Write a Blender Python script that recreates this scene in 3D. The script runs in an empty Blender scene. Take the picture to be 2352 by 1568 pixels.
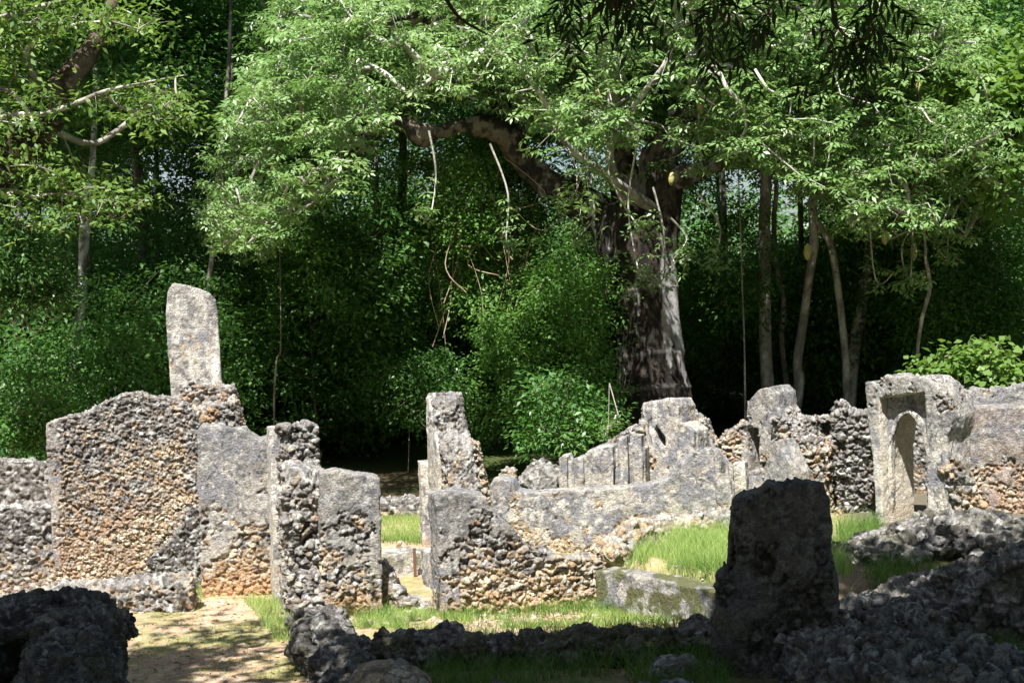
import bpy, bmesh, math, random
import numpy as np
from mathutils import Vector, Matrix
from mathutils.geometry import tessellate_polygon

SC = bpy.context.scene
COL = SC.collection
R = math.radians

# ---------------------------------------------------------------- camera
CAM_H, FPX, PITCH, ROLL = 3.1, 1600.0, R(1.31), R(1.7)
K = 1024.0/2352.0
cd = bpy.data.cameras.new("camera"); cam = bpy.data.objects.new("camera", cd); COL.objects.link(cam)
cd.sensor_width = 36.0; cd.lens = FPX/1024*36.0; cd.clip_end = 3000; cd.clip_start = 0.05
fwd = Vector((0, math.cos(PITCH), -math.sin(PITCH)))
rt0 = Vector((1, 0, 0)); up0 = rt0.cross(fwd)
rt = rt0*math.cos(ROLL) - up0*math.sin(ROLL); up = up0*math.cos(ROLL) + rt0*math.sin(ROLL)
m = Matrix((rt, up, -fwd)).transposed().to_4x4(); m.translation = Vector((0, 0, CAM_H))
cam.matrix_world = m
SC.camera = cam
EYE = Vector((0, 0, CAM_H))

# ---------------------------------------------------------------- light
SUN_EL, SUN_AZ = 59.0, -14.0           # azimuth measured from "towards the camera", + to the right
w = bpy.data.worlds.new("World"); SC.world = w; w.use_nodes = True
nt = w.node_tree; bg = nt.nodes["Background"]
sky = nt.nodes.new("ShaderNodeTexSky"); sky.sky_type = 'NISHITA'; sky.sun_disc = False
sdir = Vector((math.sin(R(SUN_AZ))*math.cos(R(SUN_EL)), -math.cos(R(SUN_AZ))*math.cos(R(SUN_EL)), math.sin(R(SUN_EL))))
sky.sun_elevation = R(SUN_EL); sky.sun_rotation = math.atan2(sdir.x, sdir.y)
sky.air_density = 1.0; sky.dust_density = 2.0
nt.links.new(sky.outputs[0], bg.inputs[0]); bg.inputs[1].default_value = 0.06
sd = bpy.data.lights.new("sun", 'SUN'); sd.energy = 5.0; sd.angle = R(0.5); sd.color = (1.0, 0.96, 0.89)
so = bpy.data.objects.new("sun", sd); COL.objects.link(so)
so.rotation_euler = (-sdir).to_track_quat('-Z', 'Y').to_euler(); so.location = (0, 0, 30)
SC.view_settings.view_transform = 'Standard'; SC.view_settings.look = 'None'
SC.view_settings.exposure = 1.25; SC.view_settings.gamma = 1
SC.render.film_transparent = False
SC.cycles.max_bounces = 6; SC.cycles.diffuse_bounces = 3; SC.cycles.transmission_bounces = 3
SC.cycles.use_denoising = True

# ---------------------------------------------------------------- pixel helpers (2352 x 1568 reading of the photo)
def ray(px, py):
    return fwd*FPX + rt*((px-1176)*K) + up*((784-py)*K)
def at(px, py, D):
    d = ray(px, py); return EYE + d*(D/d.y)
def G(px, py, z=0.0):
    d = ray(px, py); return EYE + d*((z-CAM_H)/d.z)

# ---------------------------------------------------------------- numpy noise
def _h(i, j, k, s):
    n = (i.astype(np.int64)*73856093) ^ (j.astype(np.int64)*19349663) ^ (k.astype(np.int64)*83492791) ^ (s*2654435761 & 0x7fffffff)
    n = (n ^ (n >> 13)) * 1274126177 & 0x7fffffff
    n = (n ^ (n >> 15)) * 2246822519 & 0x7fffffff
    n = n ^ (n >> 11)
    return (n & 0xffffff)/float(0xffffff)
def vnoise(P, s=0):
    F = np.floor(P); f = P-F; I = F.astype(np.int64); u = f*f*(3-2*f); r = 0
    for a in (0, 1):
        for b in (0, 1):
            for c in (0, 1):
                wgt = (u[:,0] if a else 1-u[:,0])*(u[:,1] if b else 1-u[:,1])*(u[:,2] if c else 1-u[:,2])
                r = r + wgt*_h(I[:,0]+a, I[:,1]+b, I[:,2]+c, s)
    return r
def fbm(P, s=0, o=4):
    r = np.zeros(len(P)); a = .5; t = 0
    for i in range(o):
        r += a*vnoise(P*(2.03**i)+i*17.3, s+i); t += a; a *= .5
    return r/t
def worley(P, s=0):
    I = np.floor(P).astype(np.int64); n = len(P)
    f1 = np.full(n, 9.); f2 = np.full(n, 9.); rid = np.zeros(n); rid2 = np.zeros(n); dl = np.zeros((n, 3))
    for a in (-1, 0, 1):
        for b in (-1, 0, 1):
            for c in (-1, 0, 1):
                i, j, k = I[:,0]+a, I[:,1]+b, I[:,2]+c
                q = np.stack([i+_h(i,j,k,s+1), j+_h(i,j,k,s+2), k+_h(i,j,k,s+3)], 1)
                d = np.sqrt(((q-P)**2).sum(1))
                r = _h(i,j,k,s+4); r2 = _h(i,j,k,s+5)
                new = d < f1
                f2 = np.where(new, f1, np.minimum(f2, d)); rid = np.where(new, r, rid); rid2 = np.where(new, r2, rid2)
                dl = np.where(new[:,None], P-q, dl); f1 = np.where(new, d, f1)
    worley.delta = dl
    return f1, f2, rid, rid2
def sst(x, a, b):
    t = np.clip((x-a)/(b-a), 0, 1); return t*t*(3-2*t)
def mixc(a, b, t):
    return a*(1-t[:,None]) + b*t[:,None]
def C(*v): return np.array(v, float)[None,:]

# ---------------------------------------------------------------- mesh helpers
def mesh_np(name, V, F, mats=(), cols=None, smooth=True, tri=False):
    k = 3 if tri else 4
    me = bpy.data.meshes.new(name); V = np.asarray(V, np.float32); F = np.asarray(F, np.int32)
    me.vertices.add(len(V)); me.vertices.foreach_set("co", V.ravel())
    me.loops.add(len(F)*k); me.loops.foreach_set("vertex_index", F.ravel())
    me.polygons.add(len(F)); me.polygons.foreach_set("loop_start", np.arange(0, len(F)*k, k, dtype=np.int32))
    if smooth: me.polygons.foreach_set("use_smooth", np.ones(len(F), bool))
    for mt in mats: me.materials.append(mt)
    me.update(calc_edges=True)
    if cols is not None: setcol(me, cols)
    return me
def setcol(me, cols):
    a = me.color_attributes.new("Col", 'FLOAT_COLOR', 'POINT')
    c = np.ones((len(me.vertices), 4), np.float32); c[:, :cols.shape[1]] = cols
    a.data.foreach_set("color", c.ravel())
def tagp(o, label=None, cat=None, group=None, kind=None):
    if label: o["label"] = label
    if cat: o["category"] = cat
    if group: o["group"] = group
    if kind: o["kind"] = kind
    return o
def link(name, me, parent=None):
    o = bpy.data.objects.new(name, me); COL.objects.link(o)
    if parent is not None: o.parent = parent
    return o
def empty(name, loc, label, cat, group=None, rz=0, sc=1):
    o = bpy.data.objects.new(name, None); COL.objects.link(o); o.location = loc; o.rotation_euler = (0, 0, rz)
    o.scale = (sc, sc, sc); o.empty_display_size = .2
    return tagp(o, label, cat, group)

# ---------------------------------------------------------------- materials
def newmat(name):
    mt = bpy.data.materials.new(name); mt.use_nodes = True
    return mt, mt.node_tree, mt.node_tree.nodes, mt.node_tree.links, mt.node_tree.nodes["Principled BSDF"]
def attr_mat(name, rough=.95, bscale=60, bstr=.6, bdist=.01, vary=.35, vscale=45, spec=.2):
    mt, t, N, L, P = newmat(name)
    at_ = N.new("ShaderNodeAttribute"); at_.attribute_name = "Col"
    tc = N.new("ShaderNodeTexCoord")
    n1 = N.new("ShaderNodeTexNoise"); n1.inputs["Scale"].default_value = vscale; n1.inputs["Detail"].default_value = 6; n1.inputs["Roughness"].default_value = .7
    L.new(tc.outputs["Object"], n1.inputs["Vector"])
    mr = N.new("ShaderNodeMapRange"); mr.inputs[1].default_value = .3; mr.inputs[2].default_value = .7
    mr.inputs[3].default_value = 1-vary; mr.inputs[4].default_value = 1+vary
    L.new(n1.outputs["Fac"], mr.inputs[0])
    mx = N.new("ShaderNodeVectorMath"); mx.operation = 'SCALE'
    L.new(at_.outputs["Color"], mx.inputs[0]); L.new(mr.outputs[0], mx.inputs["Scale"])
    L.new(mx.outputs[0], P.inputs["Base Color"])
    n2 = N.new("ShaderNodeTexNoise"); n2.inputs["Scale"].default_value = bscale; n2.inputs["Detail"].default_value = 5; n2.inputs["Roughness"].default_value = .65
    L.new(tc.outputs["Object"], n2.inputs["Vector"])
    b = N.new("ShaderNodeBump"); b.inputs["Strength"].default_value = bstr; b.inputs["Distance"].default_value = bdist
    L.new(n2.outputs["Fac"], b.inputs["Height"]); L.new(b.outputs[0], P.inputs["Normal"])
    P.inputs["Roughness"].default_value = rough; P.inputs["Specular IOR Level"].default_value = spec
    return mt
M_STONE = attr_mat("coral_masonry", bscale=48, bstr=1.0, bdist=.028, vary=.55, vscale=55)
M_GROUND = attr_mat("earth", bscale=30, bstr=.5, bdist=.02, vary=.3, vscale=14)
M_BARK = attr_mat("bark", bscale=25, bstr=.8, bdist=.02, vary=.35, vscale=12)
def leaf_mat(name, c1, c2, transl=.35, rough=.42, spec=.5):
    mt, t, N, L, P = newmat(name)
    a = N.new("ShaderNodeAttribute"); a.attribute_name = "Col"
    sp = N.new("ShaderNodeSeparateColor"); L.new(a.outputs["Color"], sp.inputs[0])
    rp = N.new("ShaderNodeValToRGB"); L.new(sp.outputs[0], rp.inputs[0])
    e = rp.color_ramp.elements; e[0].color = (*c1, 1); e[1].color = (*c2, 1); e[0].position = .05; e[1].position = .95
    L.new(rp.outputs[0], P.inputs["Base Color"])
    P.inputs["Roughness"].default_value = rough; P.inputs["Specular IOR Level"].default_value = spec
    tr = N.new("ShaderNodeBsdfTranslucent")
    hs = N.new("ShaderNodeHueSaturation"); hs.inputs["Hue"].default_value = .488; hs.inputs["Saturation"].default_value = 1.15; hs.inputs["Value"].default_value = 1.7
    L.new(rp.outputs[0], hs.inputs["Color"]); L.new(hs.outputs[0], tr.inputs[0])
    mx = N.new("ShaderNodeMixShader"); mx.inputs[0].default_value = transl
    L.new(P.outputs[0], mx.inputs[1]); L.new(tr.outputs[0], mx.inputs[2])
    L.new(mx.outputs[0], N["Material Output"].inputs[0])
    return mt
L_BAOBAB = leaf_mat("baobab_leaf", (.10,.21,.062), (.255,.37,.145), .30, .42, .55)
L_DARK = leaf_mat("forest_leaf", (.036,.112,.030), (.135,.27,.068), .36, .4, .5)
L_MID = leaf_mat("vine_leaf", (.055,.155,.035), (.19,.34,.085), .36, .45, .4)
L_YEL = leaf_mat("yellowing_leaf", (.06,.14,.035), (.19,.28,.075), .35, .45, .35)
L_GLOSS = leaf_mat("glossy_leaf", (.04,.11,.03), (.10,.20,.05), .2, .3, .6)
L_BIG = leaf_mat("broad_leaf", (.07,.15,.03), (.17,.27,.07), .35, .45, .4)
L_NEEM = leaf_mat("feathery_leaf", (.014,.030,.008), (.026,.050,.013), .2, .55, .2)
L_GRASS = leaf_mat("grass_blade", (.17,.29,.065), (.40,.50,.20), .4, .6, .2)
L_GRASSD = leaf_mat("weed_blade", (.07,.16,.03), (.16,.26,.07), .4, .55, .25)

# ---------------------------------------------------------------- ground
def ss(x, a, b):
    t = max(0., min(1., (x-a)/(b-a))); return t*t*(3-2*t)
def ground_np(x, y):
    P = np.stack([x, y, np.zeros_like(x)], 1)
    z = (fbm(P*.5, 5, 4)-.5)*.10 + (fbm(P*2.5, 9, 3)-.5)*.035
    s1 = ((x-.86)*1.4 + (y-16.35)*1.02)/1.73 - .2
    s2 = x-(.86+.28*(y-16.3)) - .05 + 0*x
    pl = sst(np.minimum(s1, s2), 0, .22)
    pl = pl*sst(y+.0*x, 14.3, 15.0)*1.0
    z = z*(1-.3*pl) + .40*pl
    z += .12*sst(x, 3.0, 5.0)*sst(y, 15.5, 18)
    z += .35*sst(y, 24, 34)+1.2*sst(y, 34, 90)
    return z
def gz(x, y): return float(ground_np(np.array([x]), np.array([y]))[0])
def build_ground():
    gx = [-6.5+i*.05 for i in range(int(14/.05))]; gy = [10.8+i*.06 for i in range(int(13/.06))]
    s = .07
    while gx[-1] < 500: gx.append(gx[-1]+s); s *= 1.10
    s = .07
    while gx[0] > -500: gx.insert(0, gx[0]-s); s *= 1.10
    s = .08
    while gy[-1] < 900: gy.append(gy[-1]+s); s *= 1.08
    s = .1
    while gy[0] > -300: gy.insert(0, gy[0]-s); s *= 1.3
    gx = np.array(gx); gy = np.array(gy); X, Y = np.meshgrid(gx, gy); x = X.ravel(); y = Y.ravel()
    z = ground_np(x, y); V = np.stack([x, y, z], 1)
    nx, ny = len(gx), len(gy)
    i = (np.arange(ny-1)[:,None]*nx + np.arange(nx-1)[None,:]).ravel()
    F = np.stack([i, i+1, i+nx+1, i+nx], 1)
    P = np.stack([x, y, z*0], 1)
    n1 = fbm(P*1.6, 21, 4); n2 = fbm(P*7, 22, 3); n3 = fbm(P*.6, 23, 3)
    sand = mixc(C(.36,.25,.17), C(.48,.355,.255), sst(n2, .3, .7)); sand = mixc(sand, C(.2,.14,.09), sst(fbm(P*22, 24, 3), .58, .68)*.6)
    grs = mixc(C(.13,.15,.05), C(.24,.25,.09), n2)
    gm = sst(n1+.25*n2, .60, .80)*.7
    gm = np.maximum(gm, sst(y, 15.6, 17.2)*.8*sst(x, -1.2, -.2)+0)
    col = mixc(sand, grs, np.clip(gm, 0, 1))
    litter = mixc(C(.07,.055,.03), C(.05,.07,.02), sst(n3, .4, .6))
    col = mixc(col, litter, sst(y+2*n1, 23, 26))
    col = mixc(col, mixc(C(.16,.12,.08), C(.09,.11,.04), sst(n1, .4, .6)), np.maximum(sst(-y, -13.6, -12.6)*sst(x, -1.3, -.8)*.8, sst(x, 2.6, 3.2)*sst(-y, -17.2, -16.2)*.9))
    col = mixc(col, C(.10,.09,.07), sst(x, 3.7, 4.2)*sst(-x, -6.6, -6.2)*sst(y, 17.0, 17.8)*.9)
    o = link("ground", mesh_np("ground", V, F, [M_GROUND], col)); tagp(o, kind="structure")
build_ground()

# ---------------------------------------------------------------- masonry
def remesh(V, F, vox):
    me = bpy.data.meshes.new("tmp"); me.from_pydata(V, [], F); bm = bmesh.new(); bm.from_mesh(me)
    bmesh.ops.recalc_face_normals(bm, faces=bm.faces); bm.to_mesh(me); bm.free()
    ob = bpy.data.objects.new("tmp", me); COL.objects.link(ob)
    md = ob.modifiers.new("r", 'REMESH'); md.mode = 'VOXEL'; md.voxel_size = vox; md.adaptivity = 0
    dg = bpy.context.evaluated_depsgraph_get(); dg.update()
    out = bpy.data.meshes.new_from_object(ob.evaluated_get(dg), depsgraph=dg)
    bpy.data.objects.remove(ob); bpy.data.meshes.remove(me)
    return out
def prism(V, F, poly, holes, fn):
    """poly/holes: lists of (u,z); fn(u,z,k) -> world point, k=0 front, 1 back"""
    loops = [poly]+list(holes)
    tess = tessellate_polygon([[Vector((a, b, 0)) for a, b in lp] for lp in loops])
    flat = [p for lp in loops for p in lp]; b0 = len(V); n = len(flat)
    for k in (0, 1):
        for a, b in flat: V.append(tuple(fn(a, b, k)))
    for t in tess:
        F.append((b0+t[0], b0+t[1], b0+t[2])); F.append((b0+n+t[2], b0+n+t[1], b0+n+t[0]))
    o = 0
    for lp in loops:
        m_ = len(lp)
        for i in range(m_):
            j = (i+1) % m_
            F.append((b0+o+i, b0+o+j, b0+n+o+j, b0+n+o+i))
        o += m_
class Plane:
    def __init__(s, anchor, az):
        s.o = Vector(anchor); a = R(az); s.n = Vector((math.sin(a), -math.cos(a), 0)); s.d = Vector((math.cos(a), math.sin(a), 0))
    def uv(s, px, py):
        d = ray(px, py); t = (s.o-EYE).dot(s.n)/d.dot(s.n); p = EYE+d*t
        return ((p-s.o).dot(s.d), p.z)
    def pt(s, u, z, back=0.): 
        p = s.o + s.d*u - s.n*back; return Vector((p.x, p.y, z))
STY = dict(stone=.085, depth=.035, plaster=-1., pgrad=0., lich=.5, lgrad=.6, tan=0., red=0., fine=.012, pale=0., mort=0., fs=1., moss=0.)
def finish_masonry(me, seed, zb, zt, st, name="wall"):
    s = dict(STY); s.update(st)
    n = len(me.vertices); P = np.empty(n*3, np.float32); me.vertices.foreach_get("co", P); P = P.reshape(-1, 3).astype(float)
    Nn = np.empty(n*3, np.float32); me.vertex_normals.foreach_get("vector", Nn); Nn = Nn.reshape(-1, 3).astype(float)
    W = P + (np.stack([vnoise(P*9, seed+31), vnoise(P*9, seed+32), vnoise(P*9, seed+33)], 1)-.5)*.06
    sz = s["stone"]*.86
    f1, f2, rid, rid2 = worley(W/np.array([sz, sz, sz*.66])[None,:], seed+3)
    tilt = (worley.delta*(np.stack([rid, rid2, (rid*7.3+rid2*3.1) % 1.], 1)-.5)).sum(1)*2.6
    g1, g2, gid, gid2 = worley(W/np.array([sz*.42, sz*.42, sz*.30])[None,:], seed+9) if sz < .14 else worley(W/np.array([.06, .06, .045])[None,:], seed+9)
    bul = np.clip((f2-f1)*4.6, 0, 1)**.8
    bul2 = np.clip((g2-g1)*3.5, 0, 1)**.8
    st3 = lambda x, k=1.9: np.clip((x-.5)*k+.5, 0, 1)
    pits = fbm(P*30, seed+7, 4); rdg = 1-np.abs(2*fbm(P*17+3, seed+8, 3)-1)*2.2
    big = fbm(P*3.1, seed+11, 3); lump = fbm(P*7, seed+12, 3); blot = fbm(P*13, seed+13, 3)
    zr = np.clip((P[:,2]-zb)/max(.2, zt-zb), 0, 1)
    pn = st3(big, 1.5)*.5+st3(lump, 1.5)*.3+st3(blot, 1.5)*.2
    pl = sst(pn + s["pgrad"]*(zr-.5)*.8 + s["plaster"]*.42, .47, .50)
    if s["plaster"] <= -1: pl = pl*0
    if s["plaster"] >= 1: pl = 1-sst(blot*.5+lump*.5, .635, .66)*(.0 if s["fs"] < .45 else 1)
    for (x0_, x1_, z0_, z1_) in s.get("pbox", ()):
        pl = np.maximum(pl, sst(P[:,0]+(lump-.5)*.1, x0_-.01, x0_+.01)*sst(-P[:,0]-(lump-.5)*.1, -x1_-.01, -x1_+.01)*sst(P[:,2]+(lump-.5)*.3, z0_, z0_+.03)*sst(-P[:,2], -z1_, -z1_+.03)*sst(blot, .36, .40))
    dep = s["depth"]*.62
    dst = (bul-.75)*dep + (rid-.5)*dep*.8 + tilt*bul*min(dep, .024) - sst(rid2, .84, .93)*dep*1.3 + (bul2-.6)*dep*.35
    disp = (1-pl)*(dst + (pits-.5)*dep*1.1 + (np.clip(rdg, 0, 1)-.5)*dep*.45) + pl*(dep*.35 + (lump-.5)*.025 + (pits-.5)*s["fine"]*1.2)
    disp += (big-.5)*.06*s["fs"]
    P2 = P + Nn*disp[:,None]
    me.vertices.foreach_set("co", P2.astype(np.float32).ravel())
    # colour of the surface itself: stone, mortar, lime plaster, black weathering, soil stain; foreground shade painted in last
    n2 = st3(fbm(P*5+9, seed+15, 4)); n3 = st3(fbm(P*16, seed+17, 3)); n4 = st3(fbm(P*36, seed+18, 3))
    cs = mixc(C(.53,.425,.285), C(.38,.265,.165), sst(rid, .0, .4)); cs = mixc(cs, C(.44,.40,.33), sst(rid, .5, .75)); cs = mixc(cs, C(.64,.56,.43), sst(rid2, .62, .9))
    n5 = st3(fbm(P*75, seed+19, 2), 2.4); cs = cs*(.66+.36*n4+.34*n5)[:,None]
    cm = mixc(C(.13,.11,.09), C(.28,.22,.165), n3)
    st_c = mixc(cm, cs, sst(bul*.8+bul2*.2, .30, .72))
    pc = mixc(C(.22,.22,.24), C(.46,.445,.41), sst(n2+s["pale"], .42, .75)); pc = mixc(pc, C(.12,.122,.135), sst(n3*.6+n2*.4, .58, .72)*.75)
    pc = mixc(pc, C(.36,.28,.20), sst(vnoise(P*5, seed+44)*.6+n3*.4, .64, .74)*.6)
    pc = mixc(pc, C(.60,.56,.49), sst(vnoise(P*19, seed+46), .74, .84)*.7)
    pc = mixc(pc, C(.70,.67,.62), sst(vnoise(P*np.array([14, 14, 2.5]), seed+45)+.3*(n3-.5), .58, .8)*np.clip(.15+s["pale"]*3, 0, 1))
    k1, k2, _, _ = worley(W/.34, seed+71); crk = (1-sst(k2-k1+.05*(n4-.5), .012, .045))*sst(vnoise(P*3, seed+72), .42, .55)
    drip = sst(vnoise(P*np.array([11, 11, .9]), seed+73)*.7+n3*.3, .56, .72)*sst(zr, .35, .9)
    pc = mixc(pc, C(.10,.10,.108), drip*.65); pc = mixc(pc, C(.05,.048,.045), crk*.8)
    flake = sst(vnoise(P*4.2, seed+74)*.6+blot*.4, .585, .60); pc = mixc(pc, C(.47,.43,.36), flake*.55)
    pc = pc*(.74+.28*n4+.26*n5)[:,None]
    if "cream" in s:
        cr_ = sst(1-np.abs(Nn[:,0]*s["cream"][0]+Nn[:,1]*s["cream"][1]), .35, .7)*(Nn[:,2] < .5)*(P[:,0] < s["cream"][2]); pc = mixc(pc, mixc(C(.55,.49,.39), C(.70,.66,.58), n3), cr_*.9)
    else: cr_ = 0*zr
    base = mixc(st_c, pc, np.maximum(pl, cr_*.7))
    lm = .5+(n2-.5)*.34 + (s["lich"]-.5)*.9 + s["lgrad"]*(zr-.5)*.55 + .22*(n3-.5) + (1-pl)*(rid2-.5)*.24 + np.clip(Nn[:,2], 0, 1)*.06
    lm = sst(lm+.03, .42, .64)*(1-pl*.35)*(1-cr_*.9)
    dark = mixc(C(.075,.073,.077), C(.27,.265,.26), sst(n3*.5+n4*.5+.25*(rid-.5), .30, .72))
    base = mixc(base, dark, lm*.92)
    base = mixc(base, C(.50,.50,.485), sst(vnoise(P*21, seed+51)+.3*(n4-.5), .66, .82)*(lm*.75+.1*(1-pl)))
    base = mixc(base, C(.33,.205,.145), s["red"]*sst(n2, .3, .6)*(1-lm)*.8)
    base = mixc(base, C(.47,.275,.135), sst(-zr, -.24, -.02)*s["tan"]*.75*(.6+.6*n3))
    base = mixc(base, C(.09,.095,.028), s["moss"]*sst(vnoise(P*5, seed+61)+.4*(n3-.5), .5, .7))
    base = base*s.get("dk", 1.)  # darkens foreground masonry: painted shade on top of its black lichen
    setcol(me, np.clip(base, .012, .8))
    me.polygons.foreach_set("use_smooth", np.ones(len(me.polygons), bool))
    me.materials.clear(); me.materials.append(M_STONE); me.update()
    return me
def jagged(poly, jag, rng, zlow, step=.12):
    if jag <= 0: return poly
    out = []; n = len(poly)
    for i in range(n):
        a, b = poly[i], poly[(i+1) % n]; out.append(a)
        L_ = math.hypot(b[0]-a[0], b[1]-a[1]); k = int(L_/step)
        vert = abs(b[0]-a[0]) < .25*abs(b[1]-a[1])
        if min(a[1], b[1]) <= zlow+.01 and max(a[1], b[1]) <= zlow+.2: continue
        for q in range(1, k):
            t = q/k; j = jag*(.25 if vert else 1)
            out.append((a[0]+(b[0]-a[0])*t+rng.uniform(-j, j)*.6, a[1]+(b[1]-a[1])*t+rng.uniform(-j, j)))
    return out
SEED = [100]
def wall(name, label, cat, anchor, az, outline, thick, st=None, z0=None, vox=.0125, holes=(), jag=.02, extra=(), group=None, parent=None, taper=0., back0=0., top_slope=0.):
    """outline: pixel polygon lying on the front plane.  extra: further (outline, forward offset, thickness) blocks of the same ruin"""
    SEED[0] += 7; rng = random.Random(SEED[0])
    pl = Plane(anchor, az); z0 = anchor[2] if z0 is None else z0
    V, F = [], []; zs = []
    def add(ol, hl, f0, th, jg):
        p2 = Plane(pl.o + pl.n*f0, az)
        poly = [p2.uv(*p) for p in ol]
        poly = [(u, (z0-.25 if z < z0+.10 else z)) for u, z in poly]
        zs.extend(z for _, z in poly)
        poly = jagged(poly, jg, rng, z0-.25)
        hh = [[p2.uv(*p) for p in h] for h in hl]
        prism(V, F, poly, hh, lambda u, z, k: p2.pt(u, z + (top_slope*th if k else 0) , th*k + (taper*(z-z0) if k == 0 else -taper*(z-z0))))
    add(outline, holes, 0., thick, jag)
    for e in extra: add(e[0], e[3] if len(e) > 3 else (), e[1], e[2], jag if len(e) < 5 else e[4])
    me = remesh(V, F, vox)
    finish_masonry(me, SEED[0], z0, max(zs), st or {})
    c = pl.o; c = Vector((c.x, c.y, z0))
    me.transform(Matrix.Translation(-c))
    o = link(name, me, parent)
    if parent is None: o.location = c; tagp(o, label, cat, group, "thing")
    else: o.location = c - parent.location
    if label and parent is not None: o["label"] = label
    return o
def side_wall(name, label, cat, anchor, az, prof, thick, st=None, vox=.0125, jag=.03, group=None, z0=None):
    """wall running towards the viewer: prof = [(s, z)] in metres, s along the near-ward direction from the anchor (its left face)"""
    SEED[0] += 7; rng = random.Random(SEED[0])
    a = R(az); d = Vector((math.sin(a), -math.cos(a), 0)); q = Vector((math.cos(a), math.sin(a), 0)); o_ = Vector(anchor)
    z0 = anchor[2] if z0 is None else z0
    poly = jagged([tuple(p) for p in prof], jag, rng, z0-.2)
    V, F = [], []
    def fn(s_, z, k):
        p = o_ + d*s_ + q*(thick*k); return (p.x, p.y, z)
    prism(V, F, poly, [], fn)
    me = remesh(V, F, vox); finish_masonry(me, SEED[0], z0, max(p[1] for p in prof), st or {})
    c = Vector((o_.x, o_.y, z0)); me.transform(Matrix.Translation(-c)); o = link(name, me); o.location = c
    return tagp(o, label, cat, group, "thing")
def rubble_ridge(name, label, cat, pts, half, st=None, vox=.016, group=None, n=60, size=.16, flat=.8):
    """line of tumbled coral stones: pts = [(x,y,zbase,ztop)]"""
    SEED[0] += 7; rng = random.Random(SEED[0]); bm = bmesh.new()
    segs = list(zip(pts[:-1], pts[1:])); Ls = [math.hypot(b[0]-a[0], b[1]-a[1])+1e-6 for a, b in segs]; tot = sum(Ls)
    def samp(t):
        t *= tot
        for (a, b), l in zip(segs, Ls):
            if t <= l: return [a[i]+(b[i]-a[i])*t/l for i in range(4)], ((b[0]-a[0])/l, (b[1]-a[1])/l)
            t -= l
        return list(pts[-1]), ((b[0]-a[0])/l, (b[1]-a[1])/l)
    # core of the ridge
    V, F = [], []
    K_ = max(6, int(tot/.25)); secs = []
    for i in range(K_+1):
        p, d = samp(i/K_); nx_, ny_ = -d[1], d[0]; hh = half*rng.uniform(.85, 1.1); zt = p[3]+rng.uniform(-.04, .04)-.03
        secs.append([(p[0]-nx_*hh, p[1]-ny_*hh, p[2]-.25), (p[0]-nx_*hh*.93, p[1]-ny_*hh*.93, zt-rng.uniform(.04,.12)), (p[0]-nx_*hh*.4, p[1]-ny_*hh*.4, zt+rng.uniform(-.03,.05)), (p[0]+nx_*hh*.4, p[1]+ny_*hh*.4, zt+rng.uniform(-.03,.05)), (p[0]+nx_*hh*.93, p[1]+ny_*hh*.93, zt-rng.uniform(.04,.12)), (p[0]+nx_*hh, p[1]+ny_*hh, p[2]-.25)])
    for s_ in secs: V += s_
    q = 6
    for i in range(K_):
        for j in range(q):
            F.append((i*q+j, i*q+(j+1) % q, (i+1)*q+(j+1) % q, (i+1)*q+j))
    F.append(tuple(range(q))); F.append(tuple((K_*q+j) for j in reversed(range(q))))
    for i in range(int(n*.55)):
        p, d = samp(rng.random()); o = rng.uniform(-1, 1); r = size*(.4+.8*rng.random()**2)
        z = p[2] + (p[3]-p[2])*(rng.random()**.6 if abs(o) > .6 else rng.uniform(.75, 1))
        cx, cy = p[0]-d[1]*o*half*.80, p[1]+d[0]*o*half*.80; b_n = len(bm.verts)
        bmesh.ops.create_icosphere(bm, subdivisions=2, radius=r, matrix=Matrix.Translation((cx, cy, z-r*.45)) @ Matrix.Rotation(rng.uniform(0, 6), 4, 'Z') @ Matrix.Rotation(rng.uniform(-.5, .5), 4, 'X') @ Matrix.Diagonal((1, rng.uniform(.6, .9), rng.uniform(.5, flat), 1)))
        bm.verts.ensure_lookup_table()
        for v in bm.verts[b_n:]: v.co += Vector([rng.gauss(0, r*.17) for _ in range(3)])*.45
    b0 = len(V); bm.verts.index_update()
    for v in bm.verts: V.append(tuple(v.co))
    for f in bm.faces: F.append(tuple(b0+v.index for v in f.verts))
    bm.free()
    me = remesh(V, F, vox); s = dict(stone=.15, depth=.03, lich=.75, lgrad=.2, fs=1.3); s.update(st or {})
    finish_masonry(me, SEED[0], min(p[2] for p in pts), max(p[3] for p in pts), s)
    c = Vector((pts[0][0], pts[0][1], pts[0][2])); me.transform(Matrix.Translation(-c)); o = link(name, me); o.location = c
    return tagp(o, label, cat, group, "thing")
def rock(name, label, cat, p, r, st=None, vox=.02, group=None, scale=(1, .8, .7)):
    SEED[0] += 7; rng = random.Random(SEED[0]); bm = bmesh.new()
    for i in range(5):
        bmesh.ops.create_icosphere(bm, subdivisions=2, radius=r*rng.uniform(.5, .8), matrix=Matrix.Translation((rng.uniform(-.4, .4)*r*scale[0], rng.uniform(-.4, .4)*r*scale[1], rng.uniform(-.2, .25)*r*scale[2])) @ Matrix.Diagonal((*[s*rng.uniform(.8, 1.2) for s in scale], 1)))
    V = [tuple(v.co) for v in bm.verts]; bm.verts.index_update(); F = [tuple(v.index for v in f.verts) for f in bm.faces]; bm.free()
    V = [(x+p[0], y+p[1], z+p[2]) for x, y, z in V]
    me = remesh(V, F, vox); s = dict(stone=.2, depth=.02, lich=.6, lgrad=0, fs=1.2); s.update(st or {})
    finish_masonry(me, SEED[0], p[2]-r, p[2]+r, s); me.transform(Matrix.Translation(-Vector(p)))
    o = link(name, me); o.location = p
    return tagp(o, label, cat, group, "thing")

exec_ruins = True
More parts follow.
